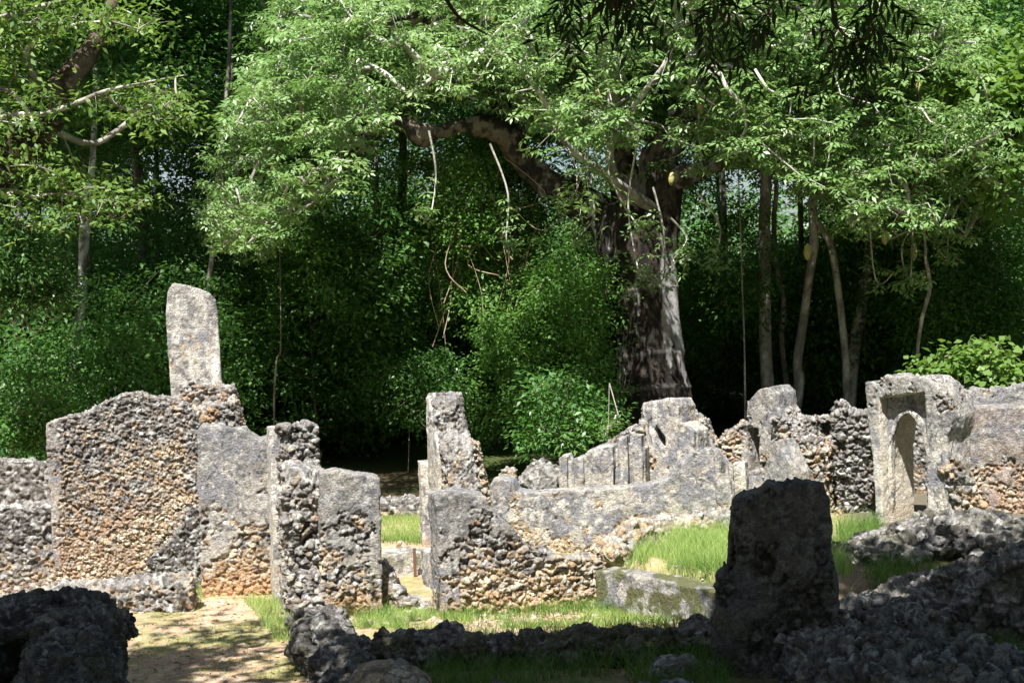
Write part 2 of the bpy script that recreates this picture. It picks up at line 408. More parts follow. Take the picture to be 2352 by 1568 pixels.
# ================================================================ RUINS, LEFT BUILDING
A1 = G(455, 1352)
wall("ruined_wall", "tall broad wall of small brown stones with humped top, before the tombstone pillar", "wall", A1, 6,
     [(108,970),(135,962),(185,955),(210,940),(235,925),(280,908),(320,903),(345,915),(372,912),(395,922),(425,930),(445,955),(458,990),(475,1362),(128,1362),(118,1160)],
     .45, dict(stone=.055, depth=.030, lich=.47, lgrad=.9, red=.5, tan=.1, pbox=[(at(100,1100,A1.y).x, at(146,1100,A1.y).x, .3, 3)]), jag=.025, vox=.011,
     extra=[([(106,972),(145,962),(150,1180),(158,1362),(128,1362),(116,1160)], .012, .40, (), 0.)])
A1b = A1 + Vector((0, .05, 0))
wall("low_wall", "low grey coral wall continuing left of the tall brown wall", "wall", A1b, 6,
     [(-60,1172),(0,1166),(60,1163),(124,1162),(134,1364),(-60,1372)], .45, dict(stone=.09, lich=.62, lgrad=.7, tan=.3), jag=.012)
F1 = G(300, 1360)
rubble_ridge("stone_footing", "low crumbling grey footing of rubble along the base of the tall brown wall", "rubble",
    [(at(-40,1330,17.0).x, 16.9, 0, .15), (at(150,1300,16.7).x, 16.75, 0, .36), (at(240,1300,16.6).x, 16.7, 0, .34), (at(370,1290,16.6).x, 16.7, 0, .40), (at(440,1290,16.7).x, 16.75, 0, .42)], .22,
    dict(stone=.085, lich=.55, lgrad=-.2, depth=.05), n=150, size=.11)
wall("ruined_buttress", "dark grey stepped rubble rising against the plastered pier beside the tall brown wall", "wall", A1+Vector((0,-.1,0)), 6,
     [(340,1282),(372,1262),(398,1232),(418,1205),(428,1168),(462,1160),(474,1352),(330,1352)], .3, dict(stone=.09, lich=.85, lgrad=.1), jag=.03)
A2 = G(465, 1372)
wall("plastered_pier", "plastered wall with flaked patches and an orange eroded foot, left of the tall jamb", "wall", A2, 7,
     [(453,990),(462,978),(500,978),(528,985),(560,983),(574,998),(594,1012),(612,1004),(632,1010),(648,1352),(600,1358),(545,1366),(466,1372)],
     .40, dict(stone=.085, depth=.03, plaster=.12, pgrad=.9, pale=.0, lich=.46, lgrad=.6, tan=1.), jag=.02)
Pp = at(450, 1000, 20.6)
wall("pillar_tomb", "tall white weathered tombstone pillar with a slanting brown broken top", "pillar", (Pp.x, 20.6, 0), 12,
     [(383,720),(386,672),(398,651),(425,653),(452,660),(478,670),(495,688),(501,730),(505,800),(512,900),(514,1000),(520,1200),(415,1200),(398,1000),(391,850),(386,780)],
     .5, dict(stone=.2, depth=.012, plaster=1., pale=.34, lich=.18, lgrad=1.25, fine=.012, fs=.5), vox=.018, jag=.006)
wall("stone_block", "brown rubble block stepping down in front of the white pillar foot", "wall", (at(480,950,19.3).x, 19.3, 0), 4,
     [(414,884),(440,878),(470,882),(500,886),(529,888),(540,925),(546,985),(556,1200),(424,1200)], .55,
     dict(stone=.10, depth=.04, lich=.42, lgrad=.5, red=.9), jag=.03, extra=[([(420,940),(538,925),(556,990),(566,1200),(430,1200)], .5, .55)])
# doorway wall running towards the viewer
J0 = G(655, 1390)
zt = lambda px, py, D: at(px, py, D).z
jy = J0.y
side_wall("ruined_wall", "stepped broken wall running forward beside the tall jamb, above the corridor wall", "wall", (J0.x-.02, jy+.05, 0), 12,
     [(-.60, -.2), (-.60, zt(690,981,jy+.2)), (-.06, zt(690,981,jy))] + [(q, zt(700, yy, jy-q)) for q, yy in [(-.02,1062),(.30,1074),(.52,1090),(.66,1110),(.70,1150),(.66,1170),(.74,1200),(.71,1240),(.79,1265),(.75,1305),(.84,1330),(.84,1372),(.92,1385)]] + [(.95, -.2)], .41,
     dict(stone=.13, depth=.07, lich=.60, lgrad=.1, fs=2.4, plaster=-.45), jag=.03)
side_wall("door_jamb", "narrow tall cream plastered jamb strip between the pier and the stepped broken wall", "jamb", (at(626,1200,jy).x, jy+.02, 0), 12,
     [(-.6,-.2), (-.6, zt(632,986,jy)), (-.1, zt(632,986,jy)), (-.06, -.2)], .115, dict(stone=.2, depth=.008, plaster=1., pale=.2, lich=.22, lgrad=.7, fs=.3), jag=0, vox=.013)
A6 = G(860, 1412)
wall("ruined_wall", "rough coral wall with a smooth plastered right edge, just left of the doorway gap", "wall", A6, 10,
     [(736,1087),(750,1086),(775,1080),(810,1088),(850,1094),(871,1097),(873,1200),(876,1412),(850,1414),(770,1404),(736,1400)],
     .42, dict(stone=.072, depth=.038, lich=.58, lgrad=.85, tan=.7, plaster=-.12, pgrad=.9, pbox=[(at(845,1100,A6.y).x, 9, -1, 3)]), jag=.012,
     extra=[([(846,1100),(869,1098),(872,1325),(845,1325)], .012, .3, (), 0.), ([(845,1332),(874,1330),(877,1412),(846,1412)], .02, .3, (), 0.)])
rubble_ridge("rubble_heap", "small slope of grey stones spilling into the doorway gap", "rubble",
     [(at(880,1400,16.4).x, 16.5, 0, .52), (at(915,1400,16.4).x, 16.45, 0, .25), (at(985,1400,16.2).x, 16.3, 0, .04)], .14, dict(stone=.09, lich=.55, lgrad=.3), n=40, size=.09)
# second building front
A7 = G(1012, 1418)
wall("ruined_wall", "wall with smooth left edge collapsing into orange stones, right of the doorway gap", "wall", A7, 12,
     [(1003,1142),(1030,1137),(1062,1138),(1075,1134),(1118,1140),(1124,1165),(1150,1188),(1172,1210),(1195,1235),(1225,1262),(1275,1275),(1330,1282),(1390,1290),(1400,1335),(1385,1390),(1300,1398),(1150,1410),(1014,1418)],
     .42, dict(stone=.10, depth=.05, lich=.52, lgrad=1.1, tan=.6, plaster=-.18, pgrad=1.0, pbox=[(-9, at(1052,1100,A7.y).x, -1, 3)]), jag=.03,
     extra=[([(1003,1142),(1048,1140),(1058,1320),(1010,1325)], .014, .3, (), 0.), ([(1012,1332),(1085,1330),(1070,1385),(1040,1416),(1015,1418)], .02, .3, (), 0.)])
J8 = at(1010, 1140, 18.0)
side_wall("ruined_wall", "tall thin jagged wall end, plastered on its left side, right of the doorway", "wall", (at(984,1000,18.3).x+.02, 18.35, 0), 20,
     [(-.05,-.2), (-.05, zt(985,908,18.3)), (.06, zt(985,905,18.2)), (.14, zt(1010,925,18.2)), (.22, zt(1010,990,18.1)), (.36, zt(1020,1020,18.0)), (.50, zt(1030,1060,17.9)), (.62, zt(1030,1110,17.8)), (.72, zt(1035,1150,17.7)), (.80, zt(1035,1230,17.6)), (.85,-.2)], .37,
     dict(stone=.09, depth=.045, lich=.58, lgrad=.3, fs=.8, plaster=-.2), jag=.03)
side_wall("plaster_facing", "streaked white lime facing on the left side of the tall jagged wall end", "plaster", (at(979,1000,18.3).x+.02, 18.32, 0), 20,
     [(-.05,-.2), (-.05, zt(985,913,18.3)), (.05, zt(985,910,18.2)), (.20, zt(1005,985,18.1)), (.34, zt(1005,1020,18.1)), (.38, -.2)], .05,
     dict(stone=.2, depth=.01, plaster=1., pale=.5, lich=.0, lgrad=.5, fs=.3), jag=.0, vox=.013)
wall("ruined_wall", "brownish rubble wall stub close behind the tall jagged wall end", "wall", (at(1100,1100,18.7).x, 18.7, 0), 4,
     [(1055,1005),(1082,1012),(1100,1022),(1104,1050),(1112,1085),(1124,1130),(1130,1300),(1050,1300)], .4, dict(stone=.09, depth=.05, lich=.35, lgrad=.4, red=.2), jag=.03)
A8b = G(985, 1255)
wall("door_jamb", "short pinkish plaster pier seen through the doorway gap, left of the tall jagged wall", "jamb", A8b, 8,
     [(966,1064),(990,1062),(1010,1066),(1020,1258),(972,1254)], .45, dict(stone=.1, depth=.02, plaster=.75, pgrad=-.4, pale=.12, lich=.20, lgrad=.8, tan=.4), jag=.004)
wall("side_bench", "grey plastered bench side leading in from the doorway threshold", "bench", G(1000, 1352), -70,
     [(966,1262),(1003,1272),(1006,1355),(985,1335),(966,1310)], .5, dict(stone=.15, depth=.012, plaster=1., pale=.05, lich=.3, lgrad=.2, fs=.4), jag=0)
wall("stone_step", "pale plastered step across the inside of the doorway", "step", G(920, 1318), -4,
     [(868,1277),(975,1272),(978,1316),(868,1320)], .55, dict(stone=.2, depth=.012, plaster=.9, pale=.1, lich=.3, lgrad=-.5, fs=.4, moss=.5), jag=.005)
wall("stone_kerb", "rough upper course of stones behind the doorway step", "kerb", G(920, 1264), -4,
     [(868,1250),(915,1244),(1000,1246),(1005,1262),(868,1264)], .3, dict(stone=.08, depth=.03, lich=.2, lgrad=0), jag=.02)
# rusty iron post
bmp = bmesh.new(); pb = G(954, 1322); ht = .33
bmesh.ops.create_cube(bmp, size=1, matrix=Matrix.Translation((0, 0, ht/2)) @ Matrix.Diagonal((.035, .012, ht, 1)))
bmesh.ops.create_cube(bmp, size=1, matrix=Matrix.Translation((.01, .012, ht/2)) @ Matrix.Diagonal((.012, .022, ht-.01, 1)))
bmesh.ops.bevel(bmp, geom=bmp.edges[:], offset=.003, segments=1, affect='EDGES')
me = bpy.data.meshes.new("iron_post"); bmp.to_mesh(me); bmp.free()
mt, t_, N_, L_, P_ = newmat("rusty_iron"); nn = N_.new("ShaderNodeTexNoise"); nn.inputs["Scale"].default_value = 40
rp = N_.new("ShaderNodeValToRGB"); rp.color_ramp.elements[0].color = (.05,.025,.015,1); rp.color_ramp.elements[1].color = (.2,.10,.05,1)
L_.new(nn.outputs[0], rp.inputs[0]); L_.new(rp.outputs[0], P_.inputs["Base Color"]); P_.inputs["Roughness"].default_value = .9
me.materials.append(mt); o = link("iron_post", me); o.location = (pb.x, pb.y-.03, 0); tagp(o, "thin rusty iron stake standing against the doorway step", "post")
# ---------------------------------------------------------------- long plastered wall and what stands behind it
A10 = G(1300, 1268)
wall("plastered_wall", "long blue-grey plastered low wall with a broken stony patch, behind the tumbled front wall", "wall", A10, -8,
     [(1124,1120),(1130,1105),(1150,1100),(1176,1106),(1186,1130),(1250,1130),(1330,1126),(1400,1122),(1440,1120),(1500,1112),(1535,1100),(1560,1062),(1595,1040),(1636,1029),(1652,1038),(1672,1066),(1684,1078),(1700,1250),(1560,1262),(1380,1268),(1130,1268)],
     .42, dict(stone=.07, depth=.022, plaster=.50, pgrad=.9, pale=-.06, lich=.38, lgrad=.45, fine=.02, fs=.6, tan=.1), jag=.014,
     extra=[([(1640,1032),(1672,1066),(1690,1200),(1700,1250),(1650,1250)], .05, .4, (), 0.)])
wall("floor_slab", "pale flat lime bench running along the foot of the long blue-grey wall", "bench", G(1290, 1290), -8,
     [(1190,1272),(1392,1268),(1396,1290),(1190,1294)], .45, dict(stone=.2, depth=.006, plaster=1., pale=.2, lich=.0, lgrad=0, fs=.3), z0=0, jag=0)
wall("plaster_column", "pale upright plaster post at the right end of the long blue-grey wall", "column", (at(1697,1190,18.6).x, 18.6, .3), -20,
     [(1684,1062),(1711,1060),(1717,1215),(1692,1215)], .18, dict(stone=.2, depth=.006, plaster=1., pale=.2, lich=.25, lgrad=.5, fs=.2), jag=0, vox=.012)
wall("stone_post", "little rubble post standing above the left end of the long plastered wall", "post", (at(1165,1100,21.4).x, 21.4, 0), -10,
     [(1148,1080),(1162,1078),(1180,1083),(1182,1240),(1150,1240)], .28, dict(stone=.09, depth=.04, lich=.4, lgrad=.2), jag=.02)
B = lambda px, py, D, z=0: (at(px, py, D).x, D, z)
wall("ruined_wall", "low broken plastered wall with upright slabs, just behind the long blue-grey wall", "wall", B(1350,1100,21.6), -12,
     [(1272,1135),(1284,1120),(1282,1050),(1302,1045),(1308,1062),(1328,1050),(1338,1052),(1350,1036),(1372,1026),(1410,1022),(1414,1034),(1450,1018),(1482,1030),(1486,1240),(1275,1240)], .4,
     dict(stone=.1, depth=.025, plaster=.55, pgrad=.3, pale=.05, lich=.35, lgrad=.4, fs=1), jag=.015,
     extra=[([(1284,1049),(1303,1047),(1304,1240),(1286,1240)], .06, .2, (), 0.), ([(1318,1054),(1338,1050),(1340,1240),(1320,1240)], .05, .2, (), 0.), ([(1418,1010),(1440,1000),(1446,1240),(1424,1240)], .10, .3, (), 0.), ([(1452,996),(1474,1000),(1480,1240),(1458,1240)], .05, .3, (), 0.), ([(1358,1036),(1408,1024),(1411,1240),(1360,1240)], .12, .2, (), 0.)])
wall("rubble_heap", "high ridge of grey rubble climbing right towards the great tree trunk", "rubble", B(1450,1050,22.4), -16,
     [(1340,1240),(1345,1060),(1372,1030),(1402,1010),(1425,994),(1450,984),(1462,965),(1466,940),(1480,928),(1520,926),(1545,930),(1600,1000),(1660,1060),(1665,1240)], .9,
     dict(stone=.12, depth=.05, lich=.55, lgrad=.35, fs=1.6, red=.1, plaster=-.5), jag=.04, vox=.02, taper=.22)
wall("ruined_wall", "pale plastered wall fragment with a broken hollow, on the rubble ridge before the great trunk", "wall", B(1540,1000,21.6), -38,
     [(1478,945),(1478,926),(1510,922),(1550,917),(1558,935),(1557,945),(1562,1100),(1566,1240),(1500,1240),(1488,1060)], .42,
     dict(stone=.09, depth=.04, plaster=.35, pgrad=.5, pale=.1, lich=.18, lgrad=.9, red=.1, fs=1), jag=.02, holes=[[(1503,985),(1506,1008),(1522,1030),(1531,1022),(1528,1005),(1518,992),(1508,975)]],
     extra=[([(1558,972),(1574,975),(1592,990),(1596,1240),(1560,1240)], .08, .4, (), .005)])
wall("ruined_wall", "rounded brown rubble lump on the right shoulder of the rubble ridge", "wall", B(1600,1000,22.6), -16,
     [(1560,1240),(1562,952),(1578,946),(1590,952),(1600,962),(1616,968),(1624,990),(1634,1010),(1650,1240)], .5, dict(stone=.10, depth=.045, lich=.5, lgrad=.4, red=.5), jag=.03)
wall("rubble_heap", "low reddish rubble wall between the two tall ruin fragments behind the long wall", "rubble", B(1670,1040,20.8,.2), -14,
     [(1625,1040),(1650,1012),(1668,990),(1690,982),(1700,970),(1714,975),(1722,1000),(1722,1240),(1630,1240)], .45, dict(stone=.10, depth=.045, lich=.42, lgrad=.5, red=.6), jag=.03)
wall("ruined_pier", "grey plastered pier with a tall dark open niche and pointed rubble top, right of centre", "pier", B(1740,1100,20.0,.3), -44,
     [(1704,1240),(1704,1060),(1712,1000),(1713,960),(1716,922),(1730,908),(1745,893),(1760,890),(1772,905),(1778,935),(1790,948),(1800,975),(1808,1240)], .5,
     dict(stone=.10, depth=.035, plaster=.30, pgrad=.2, pale=.0, lich=.5, lgrad=.6, red=.1), jag=.015, holes=[[(1717,984),(1741,983),(1744,1083),(1719,1085)]])
wall("rubble_heap", "sloping rubble shoulder falling right from the niche pier", "rubble", B(1800,1060,19.6,.3), -30,
     [(1770,960),(1790,955),(1812,968),(1835,1005),(1845,1010),(1868,1010),(1885,1040),(1892,1085),(1900,1240),(1768,1240)], .5, dict(stone=.12, depth=.055, lich=.50, lgrad=.3, red=.15), jag=.03)
wall("plaster_slab", "triangular grey plaster wall end rising between the dark foreground stump and the niche pier", "wall", B(1790,1100,18.8,.3), -48,
     [(1736,1240),(1746,1130),(1760,1060),(1777,1018),(1790,1008),(1805,1045),(1826,1085),(1838,1240)], .3, dict(stone=.1, depth=.012, plaster=.9, pale=.02, lich=.5, lgrad=.2, fs=.6), jag=.01)
wall("back_wall", "rubble-topped back wall with a dark hollow, left of the arched gateway", "wall", B(1860,1050,21.5,.3), -14,
     [(1806,985),(1810,963),(1850,960),(1900,958),(1920,962),(1925,1240),(1806,1240)], .4, dict(stone=.10, depth=.04, plaster=-.1, pgrad=-.6, lich=.5, lgrad=.3), jag=.02,
     holes=[[(1884,972),(1913,966),(1913,988),(1900,1000),(1886,992)]], extra=[([(1852,962),(1876,961),(1878,1048),(1862,1048)], .14, .2, (), 0.), ([(1872,1042),(1912,1040),(1915,1240),(1876,1240)], .2, .3, (), 0.)])
wall("ruined_wall", "rough wall of big loose stones with pale left edge, left of the arched gateway", "wall", B(1960,1100,19.4,.45), -22,
     [(1913,955),(1912,930),(1920,925),(1945,938),(1952,945),(1970,950),(2000,956),(2020,960),(2030,1240),(1925,1240)], .5, dict(stone=.13, depth=.085, lich=.70, lgrad=.2, red=.1, fs=1.8), jag=.03,
     extra=[([(1913,958),(1930,950),(1936,1240),(1922,1240)], .10, .3, (), 0.)])
# ---------------------------------------------------------------- arched gateway
GA = at(2060, 1195, 18.2); GZ = GA.z
gate = empty("arched_gateway", (GA.x, GA.y, GZ-.1), "grey stone gateway with a pointed arch set in a square recess", "gateway")
AZG = -45
Q = lambda zx, zy: (1952.3+.2563*zx, 849.8+.2563*zy)
recess = [Q(255,245), Q(675,195), Q(697,1400), Q(300,1400), Q(275,800)]
wall("surround", None, None, (GA.x, GA.y, GZ-.1), AZG,
     [Q(140,110), Q(262,100), Q(290,60), Q(330,42), Q(370,60), Q(420,68), Q(520,70), Q(600,64), Q(690,72), Q(730,110), Q(790,140), Q(830,190), Q(880,260), Q(900,330), Q(915,420), Q(900,520), Q(868,600), Q(868,1400),
      Q(699,1400), Q(677,195), Q(257,243), Q(272,800), Q(290,1400), Q(250,1400), Q(215,800), Q(160,400)],
     .50, dict(stone=.09, depth=.035, plaster=.62, pgrad=-.55, pale=.12, lich=.36, lgrad=1.6, fs=.45, cream=(math.sin(R(AZG)), -math.cos(R(AZG)), GA.x+.28)), z0=GZ-.1, jag=.010, vox=.011, parent=gate)
arch = [Q(385,1500), Q(378,1100), Q(372,800), Q(385,600), Q(412,490), Q(450,425), Q(515,385), Q(575,435), Q(625,520), Q(660,620), Q(682,760), Q(690,1500)]
gb_ = Vector((-math.sin(R(AZG)), math.cos(R(AZG)), 0))
ap_ = wall("arch_panel", None, None, (GA.x+gb_.x*.15, GA.y+gb_.y*.15, GZ-.1), AZG,
     [Q(225,200), Q(720,150), Q(735,1450)] + arch[::-1] + [Q(270,1500)], .48,
     dict(stone=.10, depth=.008, plaster=1., pgrad=0, pale=.02, lich=.34, lgrad=1.2, tan=.35, fs=.3, cream=(math.sin(R(AZG)), -math.cos(R(AZG)), 99.)), z0=GZ-.1, jag=0, vox=.012, parent=gate)
rim_o = [Q(345,1400), Q(340,800), Q(354,590), Q(386,465), Q(430,392), Q(515,345), Q(600,392), Q(655,490), Q(692,600), Q(716,760), Q(722,1400)]
ar_ = wall("arch_rim", None, None, (GA.x+gb_.x*.105, GA.y+gb_.y*.105, GZ-.1), AZG, rim_o + arch[::-1][1:-1] + [Q(385,1400)], .07,
     dict(stone=.10, depth=.006, plaster=1., pale=.7, lich=-.2, lgrad=.6, tan=.2, fs=.2), z0=GZ-.1, jag=0, vox=.011, parent=gate)
wall("inner_wall", "dark grey wall glimpsed through the pointed arch, behind the gateway", "wall", B(2110,1100,20.6,.4), -30,
     [(2060,960),(2075,925),(2150,925),(2185,940),(2190,1240),(2055,1240)], .4, dict(stone=.09, depth=.03, lich=.7, lgrad=.2, plaster=0), jag=.02)
wall("ruined_wall", "weathered wall with large boulders in its foot, running off right of the arched gateway", "wall", B(2250,1080,18.6,.45), -14,
     [(2170,1000),(2178,930),(2200,938),(2250,936),(2300,937),(2352,935),(2440,934),(2450,1240),(2170,1240)], .5,
     dict(stone=.065, depth=.035, plaster=.18, pgrad=.9, lich=.50, lgrad=.9, red=.7, pale=-.05, fs=1.2), jag=.015)
rubble_ridge("rubble_heap", "pile of big grey boulders against the wall right beside the gateway's right jamb", "rubble",
     [(at(2190,1100,17.6).x, 17.7, .4, 1.30), (at(2225,1100,17.6).x, 17.8, .4, .95), (at(2275,1100,17.6).x, 17.9, .4, .60)], .20, dict(stone=.17, lich=.5, lgrad=0, depth=.06), n=60, size=.15)
wall("back_wall", "grey plastered wall piece rising behind the wall right of the gateway, at the right edge", "wall", B(2290,920,20.2,.4), -6,
     [(2215,1240),(2218,925),(2226,900),(2245,892),(2285,897),(2300,890),(2335,893),(2342,885),(2400,880),(2420,1240)], .4, dict(stone=.1, depth=.03, plaster=.2, lich=.6, lgrad=.3), jag=.02)
# far, shaded walls
wall("far_wall", "dark shaded coral wall far behind at the left edge", "wall", B(60,1120,21.5), 0,
     [(-80,1062),(0,1058),(60,1060),(125,1066),(125,1200),(-80,1200)], .45, dict(stone=.10, lich=.85, lgrad=.3, depth=.04), jag=.02, vox=.02)  # high lich value darkens this wall in place of missing shade
wall("far_wall", "low dark dry-stone wall across the clearing seen through the doorway gap", "wall", B(920,1160,24.0), 2,
     [(740,1160),(870,1150),(960,1148),(1010,1150),(1010,1200),(740,1200)], .45, dict(stone=.13, lich=.6, depth=.05), jag=.03, vox=.025)
rubble_ridge("stone_pile", "dark pile of pale-spotted stones under the bushes behind the long wall", "rubble",
     [(at(1205,1120,25).x, 25, 0, .45), (at(1240,1120,25).x, 25.1, 0, .7), (at(1290,1120,25).x, 25, 0, .5)], .35, dict(stone=.14, lich=.9), n=50, size=.15, vox=.025)
# ---------------------------------------------------------------- bench wall of the grass platform
b0 = G(1372, 1402); b1 = G(1640, 1345, .44)
wall("bench_wall", "low flat-topped retaining wall streaked with moss, holding up the bright grass", "wall", (b0.x, b0.y, 0), -50,
     [(1368,1310),(1400,1312),(1500,1330),(1600,1350),(1720,1376),(1740,1460),(1376,1404)], .26, dict(stone=.12, depth=.02, plaster=.5, pgrad=.8, pale=0, lich=.45, lgrad=.3, moss=.85, fs=.7), z0=0, jag=.004)
rubble_ridge("rubble_heap", "bank of grey stones between the long plastered wall and the bright grass", "rubble",
     [(at(1390,1270,17.5).x, 17.3, .1, .50), (at(1450,1240,18.2).x, 18.2, .3, .62), (at(1560,1215,18.8).x, 18.7, .35, .62), (at(1690,1205,18.6).x, 18.6, .35, .70)], .24, dict(stone=.14, lich=.42, lgrad=.1), n=70, size=.13)
# ---------------------------------------------------------------- foreground, in the shade; stone colour darkened to deepen it
def ridge_px(name, label, pts, half, st=None, n=80, size=.15, vox=.015, cat="rubble", group=None):
    P3 = []
    for px, py, D, zb in pts:
        p = at(px, py, D); P3.append((p.x, p.y, zb, p.z))
    return rubble_ridge(name, label, cat, P3, half, st, vox, group, n, size)
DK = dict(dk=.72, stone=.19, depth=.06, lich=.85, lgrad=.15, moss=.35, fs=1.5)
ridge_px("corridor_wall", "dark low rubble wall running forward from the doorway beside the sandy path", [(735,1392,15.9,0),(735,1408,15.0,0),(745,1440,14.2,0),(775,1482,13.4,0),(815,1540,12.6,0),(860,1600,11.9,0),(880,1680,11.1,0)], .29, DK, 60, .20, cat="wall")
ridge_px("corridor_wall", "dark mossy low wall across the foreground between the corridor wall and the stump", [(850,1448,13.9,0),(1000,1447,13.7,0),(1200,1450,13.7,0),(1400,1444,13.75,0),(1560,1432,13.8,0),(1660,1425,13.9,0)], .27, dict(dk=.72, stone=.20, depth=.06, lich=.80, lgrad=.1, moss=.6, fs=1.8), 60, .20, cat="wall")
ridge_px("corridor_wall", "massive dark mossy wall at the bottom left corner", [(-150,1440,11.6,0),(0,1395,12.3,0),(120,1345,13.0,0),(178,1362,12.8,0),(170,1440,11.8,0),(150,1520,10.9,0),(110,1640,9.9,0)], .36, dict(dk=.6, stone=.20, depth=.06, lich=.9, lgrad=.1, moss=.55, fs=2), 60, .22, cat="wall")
S0 = G(1790, 1560)
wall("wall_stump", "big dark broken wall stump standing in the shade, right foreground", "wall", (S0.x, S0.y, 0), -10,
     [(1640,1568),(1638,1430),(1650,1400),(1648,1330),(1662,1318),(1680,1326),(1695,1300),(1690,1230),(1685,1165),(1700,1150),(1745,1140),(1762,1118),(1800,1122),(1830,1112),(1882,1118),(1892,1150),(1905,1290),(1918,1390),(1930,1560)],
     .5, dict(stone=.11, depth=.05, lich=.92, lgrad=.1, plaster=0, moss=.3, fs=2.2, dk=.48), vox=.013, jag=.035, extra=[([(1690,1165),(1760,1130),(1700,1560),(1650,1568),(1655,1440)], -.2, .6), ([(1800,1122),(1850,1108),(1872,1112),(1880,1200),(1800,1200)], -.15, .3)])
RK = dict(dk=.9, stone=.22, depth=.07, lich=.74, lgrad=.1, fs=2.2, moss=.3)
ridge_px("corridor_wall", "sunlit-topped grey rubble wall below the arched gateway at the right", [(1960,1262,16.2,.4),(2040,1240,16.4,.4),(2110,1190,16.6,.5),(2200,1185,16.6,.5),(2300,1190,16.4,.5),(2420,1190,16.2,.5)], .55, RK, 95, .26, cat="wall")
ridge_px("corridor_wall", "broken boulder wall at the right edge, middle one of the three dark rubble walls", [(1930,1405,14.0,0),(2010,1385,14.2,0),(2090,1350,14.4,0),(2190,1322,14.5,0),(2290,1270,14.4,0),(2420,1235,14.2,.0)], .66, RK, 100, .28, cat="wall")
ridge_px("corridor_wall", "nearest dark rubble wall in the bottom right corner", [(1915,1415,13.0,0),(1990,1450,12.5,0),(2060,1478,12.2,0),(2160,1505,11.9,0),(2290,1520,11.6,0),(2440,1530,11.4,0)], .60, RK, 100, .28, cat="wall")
for i, (px, py, D, r, lb) in enumerate([(1180,1575,11.6,.26,"dark boulder poking up at the bottom edge, left one of the two"), (1520,1592,11.4,.34,"broad dark boulder along the bottom edge, left of the stump"),
        (1540,1500,12.9,.22,"brown boulder in the shaded grass left of the stump"), (880,1548,11.9,.30,"large pale-topped boulder catching sun on the near end of the corridor wall"),
        (2170,1175,16.2,.16,"orange-bottomed stone resting on the rubble wall below the gateway")]):
    p = at(px, py, D); rock("boulder", lb, "boulder", (p.x, p.y, p.z-.1), r, dict(lich=.7 if i != 3 else .25), group=None)

# ================================================================ VEGETATION
def unit(a): return a/np.maximum(1e-9, np.linalg.norm(a, axis=-1, keepdims=True))
def tubes_mesh(name, paths, mat, colfn=None, parent=None):
    """paths: list of (pts Nx3, radii N, sides)"""
    Vs, Fs, Cs = [], [], []; b = 0
    for pts, rad, k in paths:
        pts = np.asarray(pts, float); rad = np.asarray(rad, float); n = len(pts)
        t = np.gradient(pts, axis=0); t = unit(t)
        ref = np.where(np.abs(t[:, 2:3]) > .9, np.array([[1., 0, 0]]), np.array([[0, 0, 1.]]))
        a = unit(np.cross(t, ref)); c = np.cross(t, a)
        ang = np.arange(k)*2*math.pi/k
        ring = pts[:,None,:] + rad[:,None,None]*(np.cos(ang)[None,:,None]*a[:,None,:] + np.sin(ang)[None,:,None]*c[:,None,:])
        Vs.append(ring.reshape(-1, 3))
        i = (np.arange(n-1)[:,None]*k + np.arange(k)[None,:]); j = (np.arange(n-1)[:,None]*k + (np.arange(k)[None,:]+1) % k)
        Fs.append(np.stack([i, j, j+k, i+k], -1).reshape(-1, 4)+b); b += n*k
    V = np.concatenate(Vs); F = np.concatenate(Fs)
    col = colfn(V) if colfn else np.tile([[.3, .27, .22]], (len(V), 1))
    me = mesh_np(name, V, F, [mat], col)
    return link(name, me, parent)
def leaf_arrays(c, d, nrm, L, W, rnd, droop=.12):
    """one pointed leaf (4 corners) per row"""
    d = unit(d); s = unit(np.cross(d, nrm)); n = np.cross(s, d)
    L = L[:,None]; W = W[:,None]
    v0 = c; v1 = c + d*L*.45 + s*W*.5 + n*L*.05; v2 = c + d*L - n*L*droop; v3 = c + d*L*.45 - s*W*.5 + n*L*.05
    V = np.stack([v0, v1, v2, v3], 1).reshape(-1, 3)
    F = np.arange(len(c)*4).reshape(-1, 4)
    return V, F, np.repeat(rnd, 4)
def leaves_obj(name, parts, mat, parent=None, meonly=False):
    b = 0; Vs, Fs, Cs = [], [], []
    for V, F, c in parts: Vs.append(V); Fs.append(F+b); Cs.append(c); b += len(V)
    V = np.concatenate(Vs); F = np.concatenate(Fs); c = np.concatenate(Cs)
    me = mesh_np(name, V, F, [mat], np.stack([c, c, c], 1), smooth=False)
    return me if meonly else link(name, me, parent)
def palmate(rg, cen, L=.12, k=6, tilt=.45, spread=.03, tone=None):
    n = len(cen); up_ = unit(np.stack([rg.normal(0, tilt, n), rg.normal(0, tilt, n)-.15, np.ones(n)], 1))
    a0 = rg.uniform(0, 6.28, n); tone = rg.uniform(0, 1, n) if tone is None else tone
    C_, D_, N_, T_ = [], [], [], []
    ax = unit(np.cross(up_, np.array([[0.3, 1, 0.1]]))); ay = np.cross(up_, ax)
    for i in range(k):
        a = a0 + i*6.283/k + rg.normal(0, .15, n)
        d = np.cos(a)[:,None]*ax + np.sin(a)[:,None]*ay - np.array([[0, 0, .25]])
        C_.append(cen + d*spread); D_.append(d); N_.append(up_); T_.append(np.clip(tone*.7+rg.uniform(0, .3, n), 0, 1))
    C_ = np.concatenate(C_); D_ = np.concatenate(D_); N_ = np.concatenate(N_); T_ = np.concatenate(T_)
    LL = L*rg.uniform(.7, 1.15, len(C_))
    return leaf_arrays(C_, D_, N_, LL, LL*.42, T_)
